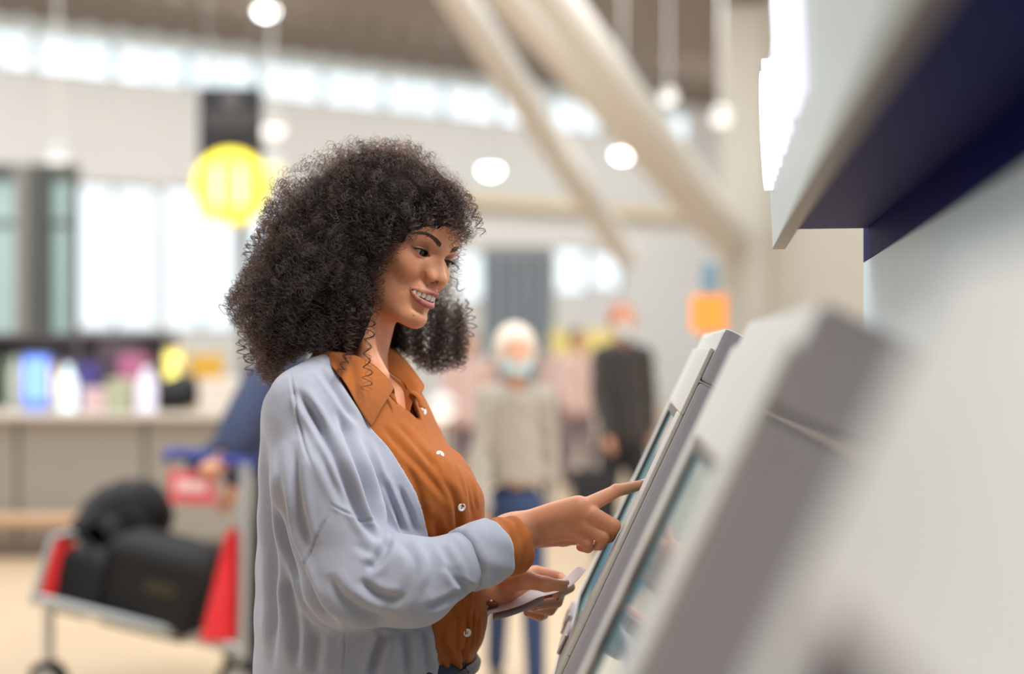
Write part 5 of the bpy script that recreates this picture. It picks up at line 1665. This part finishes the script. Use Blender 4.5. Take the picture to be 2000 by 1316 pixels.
def build_paper():
    pm = mat('ticket_paper', srgb(216, 208, 214), rough=0.7, noise=0.05, nscale=60)
    path = [(896, 1204), (945, 1195), (985, 1185), (1020, 1172), (1045, 1160), (1075, 1152), (1100, 1143), (1120, 1128), (1134, 1113), (1139, 1109)]
    near, far = [], []
    for i, (x, y) in enumerate(path):
        k = i / (len(path) - 1)
        c = W(x, y, 2.11)
        wd = 0.027 * (1 - 0.75 * max(0, (k - 0.72) / 0.28) ** 2) * (0.35 + 0.65 * min(1, k / 0.35))
        near.append(c + np.array([0.004, -wd, -0.001])); far.append(c + np.array([-0.006, wd, 0.004 * (1 - k)]))
    near = np.array(near); far = np.array(far)
    o = sheet('boarding_pass', [near, 0.5 * (near + far) + np.array([0, 0, 0.001]), far], pm, None, nu=40, nv=7, thick=0.0005)
    tag(o, 'white paper boarding pass held in her lower hand', 'paper')
    path = [(962, 1200), (1000, 1190), (1035, 1176), (1062, 1163)]
    c = np.array([W(x, y, 2.12) for x, y in path])
    o = sheet('receipt', [c + np.array([0, -0.03, -0.004]), c, c + np.array([0, 0.03, 0.0])], pm, None, nu=16, nv=6, thick=0.0004)
    tag(o, 'thin paper slip tucked under the boarding pass', 'paper')
# ---------------------------------------------------------------- hair: a dark mass with ringlets and frizz growing out of it
def hair_env(P, far=True):
    def e(px, py, dep, rx, rz, ry): return ell(P, W(px, py, dep), (rx / 100, ry / 100, rz / 100))
    d = e(742, 412, 2.14, 11.2, 10.6, 10.5)
    d = smin(d, e(640, 520, 2.14, 11.0, 12.5, 10.5), 0.05)
    d = smin(d, e(575, 625, 2.12, 7.8, 8.6, 9.0), 0.04)
    d = smin(d, e(662, 585, 2.04, 6.6, 10.0, 5.5), 0.04)
    d = smin(d, e(856, 398, 2.09, 5.2, 5.4, 7.0), 0.04)
    d = smin(d, e(772, 436, 2.03, 3.2, 4.2, 3.4), 0.03)
    if far:
        d = smin(d, e(850, 642, 2.25, 6.2, 8.6, 4.6), 0.03)
    d = smin(d, e(845, 480, 2.25, 3.0, 10.0, 4.0), 0.03)
    return d

FACE_WIN = [(848, 458), (872, 452), (894, 466), (896, 520), (878, 560), (850, 612), (822, 645), (770, 636), (738, 676), (716, 672), (724, 640), (741, 606), (746, 560), (757, 522), (782, 498), (806, 476)]
HAIR_LINE = [(503, 405), (512, 372), (530, 345), (560, 312), (600, 286), (650, 271), (700, 267), (750, 268), (790, 264), (830, 273), (854, 290), (863, 316), (882, 334), (906, 355), (922, 382), (936, 412), (944, 440),
             (938, 466), (915, 474), (902, 500), (902, 540), (913, 570), (917, 600), (921, 640), (918, 690), (911, 716), (880, 726), (850, 735), (822, 726), (800, 700), (770, 690), (738, 712), (724, 760), (700, 720), (668, 728), (640, 700),
             (600, 690), (562, 712), (536, 748), (516, 756), (500, 735), (490, 700), (478, 655), (458, 640), (440, 622), (434, 600), (450, 562), (470, 530), (488, 500), (492, 470), (498, 440)]
NECK_WIN = [(738, 640), (770, 632), (782, 690), (830, 760), (820, 830), (740, 850), (700, 770), (640, 700), (700, 690)]

def hair_core(P, far=False):
    d = hair_env(P, far) + 0.016
    hp = w2h(P)
    near = (d < 0.05) & (hp[:, 2] > -2.5)
    if near.any():
        sk = ell(hp[near], (-8.6, 0, 3.2), (9.2, 7.3, 8.7)) / 100 - 0.003
        d[near] = smin(d[near], sk, 0.01)
    d = smin(d, cap(P, W(742, 600, 2.215), W(770, 690, 2.225), 0.030, 0.022), 0.02)
    p = pix(P)
    w = poly_sdf(p, FACE_WIN) * SK
    m = P[:, 1] < 2.19
    d = np.where(m, smax(d, -(w - 0.001 - 0.0025 * np.sin(p[:, 0] * 0.35) * np.sin(p[:, 1] * 0.31)), 0.014), d)
    w2 = poly_sdf(p, NECK_WIN) * SK
    d = np.where(m, smax(d, -(w2 - 0.004), 0.012), d)
    d = smax(d, poly_sdf(p, HAIR_LINE) * SK + 0.010, 0.01)
    n = 0.004 * np.sin(P[:, 0] * 190 + 3 * np.sin(P[:, 2] * 90)) * np.sin(P[:, 2] * 170 + 2 * np.sin(P[:, 1] * 110)) * np.sin(P[:, 1] * 150 + 1)
    return d + n

def hair_material():
    m = bpy.data.materials.new('hair_fibre')
    m.use_nodes = True
    nt = m.node_tree
    for n in list(nt.nodes):
        if n.type == 'BSDF_PRINCIPLED': nt.nodes.remove(n)
    h = nt.nodes.new('ShaderNodeBsdfHairPrincipled')
    h.model = 'CHIANG'
    h.parametrization = 'MELANIN'
    h.inputs['Melanin'].default_value = 0.965
    h.inputs['Melanin Redness'].default_value = 0.45
    h.inputs['Roughness'].default_value = 0.38
    h.inputs['Radial Roughness'].default_value = 0.5
    h.inputs['Random Color'].default_value = 0.2
    nt.links.new(h.outputs[0], nt.nodes['Material Output'].inputs[0])
    return m

def ringlet(path, r0, r1, pitch, phase, ppt=11, hand=1):
    """helix around a smooth path: points"""
    seg = length(np.diff(path, axis=0)); s = np.concatenate([[0], np.cumsum(seg)])
    L = s[-1]
    n = max(8, int(L / pitch * ppt))
    t = np.linspace(0, L, n)
    c = np.stack([np.interp(t, s, path[:, i]) for i in range(3)], 1)
    T = np.gradient(c, axis=0); T /= length(T)[:, None]
    ref = np.array([0.31, 0.77, 0.55])
    N = np.cross(T, ref); N /= length(N)[:, None]
    B = np.cross(T, N)
    u = t / L
    r = (r0 + (r1 - r0) * u) * np.clip(u * 6, 0.15, 1) * (1 + 0.28 * np.sin(t * 83 + 2.3 * phase))
    a = phase + hand * 2 * math.pi * t / pitch + 0.9 * np.sin(t * 62 + phase)
    return c + N * (r * np.cos(a))[:, None] + B * (r * np.sin(a))[:, None], N, B

def build_hair():
    hm = hair_material()
    v, q = sparse_nets(hair_core, (-0.46, 1.90, 1.22), (0.0, 2.40, 1.76), 0.0045)
    core = link('hair', mesh_np('hair', v, q), mat('hair_mass', srgb(22, 15, 13), rough=0.95, spec=0.05, noise=0.3, nscale=120), WOMAN)
    v, q = sparse_nets(lambda P: hair_core(P, True), (-0.46, 1.90, 1.22), (0.0, 2.40, 1.76), 0.0055)
    nv = vnormals(v, q)
    curves, radii = [], []
    down = np.array([0, 0, -1.0])
    def grow_all(p, n, L, outw, gl, margin, slack):
        """paths that leave the mass and fall: many at once, cut at the outline and dropped where they cross the face"""
        m = len(p); step = 0.005; K = int(L.max() / step) + 1
        pts = np.empty((m, K + 1, 3)); pts[:, 0] = p
        d = n * outw[:, None] + down * (gl * 0.5)[:, None] + rng.normal(0, 0.35, (m, 3))
        d /= length(d)[:, None]
        for i in range(K):
            d = d + down * (gl * 0.09)[:, None] + rng.normal(0, 0.09, (m, 3))
            d /= length(d)[:, None]
            pts[:, i + 1] = pts[:, i] + d * step
        flat = pts.reshape(-1, 3); p2 = pix(flat)
        cnt = np.minimum((L / step).astype(int) + 1, K + 1)
        out = poly_sdf(p2, HAIR_LINE).reshape(m, -1) > margin[:, None]
        cnt = np.where(out.any(1), np.minimum(cnt, np.maximum(out.argmax(1), 2)), cnt)
        idx = np.arange(K + 1)[None] < cnt[:, None]
        fr = (flat[:, 1] < 2.20).reshape(m, -1) & idx
        bad = (fr & (poly_sdf(p2, FACE_WIN).reshape(m, -1) < slack[:, None])).any(1) | (fr & (poly_sdf(p2, NECK_WIN).reshape(m, -1) < 2)).any(1)
        hq = w2h(flat)
        ih = np.minimum(ell(hq, (-8.6, 0, 3.4), (8.9, 7.0, 8.4)), ell(hq, (-5.2, 0, -2.2), (5.4, 6.0, 8.0))).reshape(m, -1) < 0.1
        bad |= (ih & idx)[:, 1:].any(1)
        return [pts[i, :cnt[i]] for i in range(m) if not bad[i] and cnt[i] >= 4]
    def bundle(path, r0, r1, pitch, fibres, spread, rad):
        ph = rng.random() * 6.28; hand = 1 if rng.random() < 0.5 else -1
        h, N, B = ringlet(path, r0, r1, pitch, ph, hand=hand)
        m = len(h)
        for k in range(fibres):
            a, rr = rng.random() * 6.28, spread * math.sqrt(rng.random())
            o = N * (rr * math.cos(a)) + B * (rr * math.sin(a))
            jit = 1 + 0.25 * np.sin(np.linspace(0, 9, m) + rng.random() * 6)
            cut = m - int(rng.random() * m * 0.12)
            curves.append((h + o * jit[:, None])[:cut])
            radii.append(np.linspace(rad, rad * 0.55, m)[:cut])
    cand = np.nonzero(v[:, 2] > 1.20)[0]
    vis = (v[:, 1] < 2.2) | (nv[:, 1] < 0.3)
    w = np.where(vis, 1.0, 0.35) * np.where(nv[:, 1] < 0.2, 1.2, 0.7)
    w = w[cand] / w[cand].sum()
    def sample(k): return cand[rng.choice(len(cand), k, p=w)]
    crown = W(0, 345, 2.14)[2]
    i = sample(4600); m = len(i)
    p = v[i] - nv[i] * 0.012
    top = p[:, 2] > crown
    back = np.clip((-0.22 - p[:, 0]) / 0.12, 0, 1)
    R = rng.random
    L = np.where(top, 0.030 + 0.03 * R(m), 0.055 + 0.035 * R(m) + 0.02 * back)
    ow = np.where(top, 0.8, 0.55 + 0.5 * back * R(m) - 0.35 * (p[:, 1] > 2.21))
    gl = np.where(top, 0.35, 0.9 - 0.3 * back)
    rings = grow_all(p, nv[i], L, ow, gl, -6 + 10 * R(m), rng.choice([3, -4, -9, -15], m))
    for path in rings:
        if len(path) < 6: continue
        r = 0.0022 + 0.0028 * rng.random()
        bundle(path, r, r * 1.15, 0.0075 + 0.005 * rng.random(), 5, 0.0009, 0.00010)
    # frizz: single fibres
    i = sample(11000); m = len(i)
    frizz = grow_all(v[i] - nv[i] * 0.006, nv[i], 0.022 + 0.034 * R(m), np.full(m, 1.0), np.full(m, 0.35), R(m) ** 2 * 16 - 2, rng.choice([3, -4, -9, -15], m))
    for path in frizz:
        r = 0.0012 + 0.0035 * rng.random()
        bundle(path, r, r * 1.6, 0.006 + 0.008 * rng.random(), 1, 0.0002, 0.00005)
    # ringlets one can follow with the eye
    def lock(pts, r, pitch, fib=7, spread=0.0011, rad=0.00013):
        path = spline(hx(pts), 60)
        bundle(path, r, r * 1.1, pitch, fib + 7, spread * 1.7, rad)
        bundle(path + rng.normal(0, 0.0012, 3), r * 0.7, r * 1.2, pitch * 0.85, 4, spread * 1.5, rad * 0.8)
    lock([(905, 375, 2.04), (922, 395, 2.03), (930, 425, 2.03), (940, 450, 2.03), (942, 464, 2.03)], 0.0045, 0.017)
    lock([(895, 385, 2.03), (912, 420, 2.02), (918, 450, 2.02), (915, 470, 2.02)], 0.004, 0.013, 4, 0.0007)
    lock([(868, 415, 2.00), (882, 438, 1.99), (893, 456, 1.99), (894, 470, 1.99)], 0.0055, 0.016, 6, 0.0008)
    lock([(806, 425, 1.99), (810, 445, 1.985), (803, 463, 1.985), (797, 470, 1.985)], 0.0045, 0.011, 8, 0.0016)
    lock([(838, 425, 1.99), (846, 440, 1.985), (850, 452, 1.985)], 0.004, 0.010, 6, 0.0012)
    lock([(885, 470, 2.17), (890, 510, 2.17), (886, 540, 2.17), (895, 560, 2.17), (912, 568, 2.17)], 0.0052, 0.019, 6, 0.0009)
    lock([(724, 600, 1.99), (722, 650, 1.985), (716, 690, 1.98), (718, 730, 1.975), (714, 768, 1.972)], 0.0052, 0.0165, 8, 0.0010)
    lock([(700, 610, 1.985), (692, 660, 1.975), (676, 700, 1.965), (660, 738, 1.955)], 0.0055, 0.013, 9, 0.0014)
    lock([(690, 600, 1.98), (684, 650, 1.97), (680, 690, 1.965), (668, 715, 1.96)], 0.005, 0.0125, 9, 0.0014)
    lock([(742, 520, 2.0), (744, 560, 1.995), (742, 590, 1.995), (734, 620, 1.99)], 0.004, 0.012, 4, 0.0008)
    for k in range(34):                                     # the far side, seen past her chin
        x0 = 772 + 138 * rng.random(); dd = 2.23 + 0.06 * rng.random(); y0 = 575 + 60 * rng.random(); y1 = 690 + 38 * rng.random()
        lock([(x0, y0, dd), (x0 + rng.normal(0, 5), (y0 + y1) / 2, dd), (x0 + rng.normal(0, 7), y1, dd)], 0.0042 + 0.002 * rng.random(), 0.011 + 0.004 * rng.random(), 9, 0.0016, 0.00013)
    for a in ([(520, 440), (496, 470), (488, 500)], [(510, 520), (480, 545), (455, 575), (446, 590)], [(500, 560), (470, 585), (448, 605), (437, 618)],
              [(520, 500), (490, 520), (470, 548)], [(505, 600), (478, 612), (460, 640)], [(500, 640), (480, 665), (478, 700)], [(530, 690), (512, 720), (520, 750)],
              [(540, 400), (525, 420), (516, 445)], [(500, 680), (490, 700), (496, 730)], [(560, 700), (545, 725), (532, 752)]):
        for k in range(3):
            dd = 2.08 + 0.1 * rng.random(); jj = rng.normal(0, 6, 2)
            lock([(x + jj[0], y + jj[1], dd) for x, y in a], 0.0046 + 0.002 * rng.random(), 0.010 + 0.004 * rng.random(), 7, 0.0009, 0.00014)
    o = strands('hair_curls', curves, radii, hm, WOMAN)
    o['kind'] = 'stuff'
    print('hair', len(rings), len(curves), sum(len(c) for c in curves))
# ---------------------------------------------------------------- build everything, large things first
build_hall()
build_kiosks()
build_counter()
build_signs()
build_trolley()
build_people()
build_body()
build_face_parts()
build_clothes()
build_hair()
build_paper()
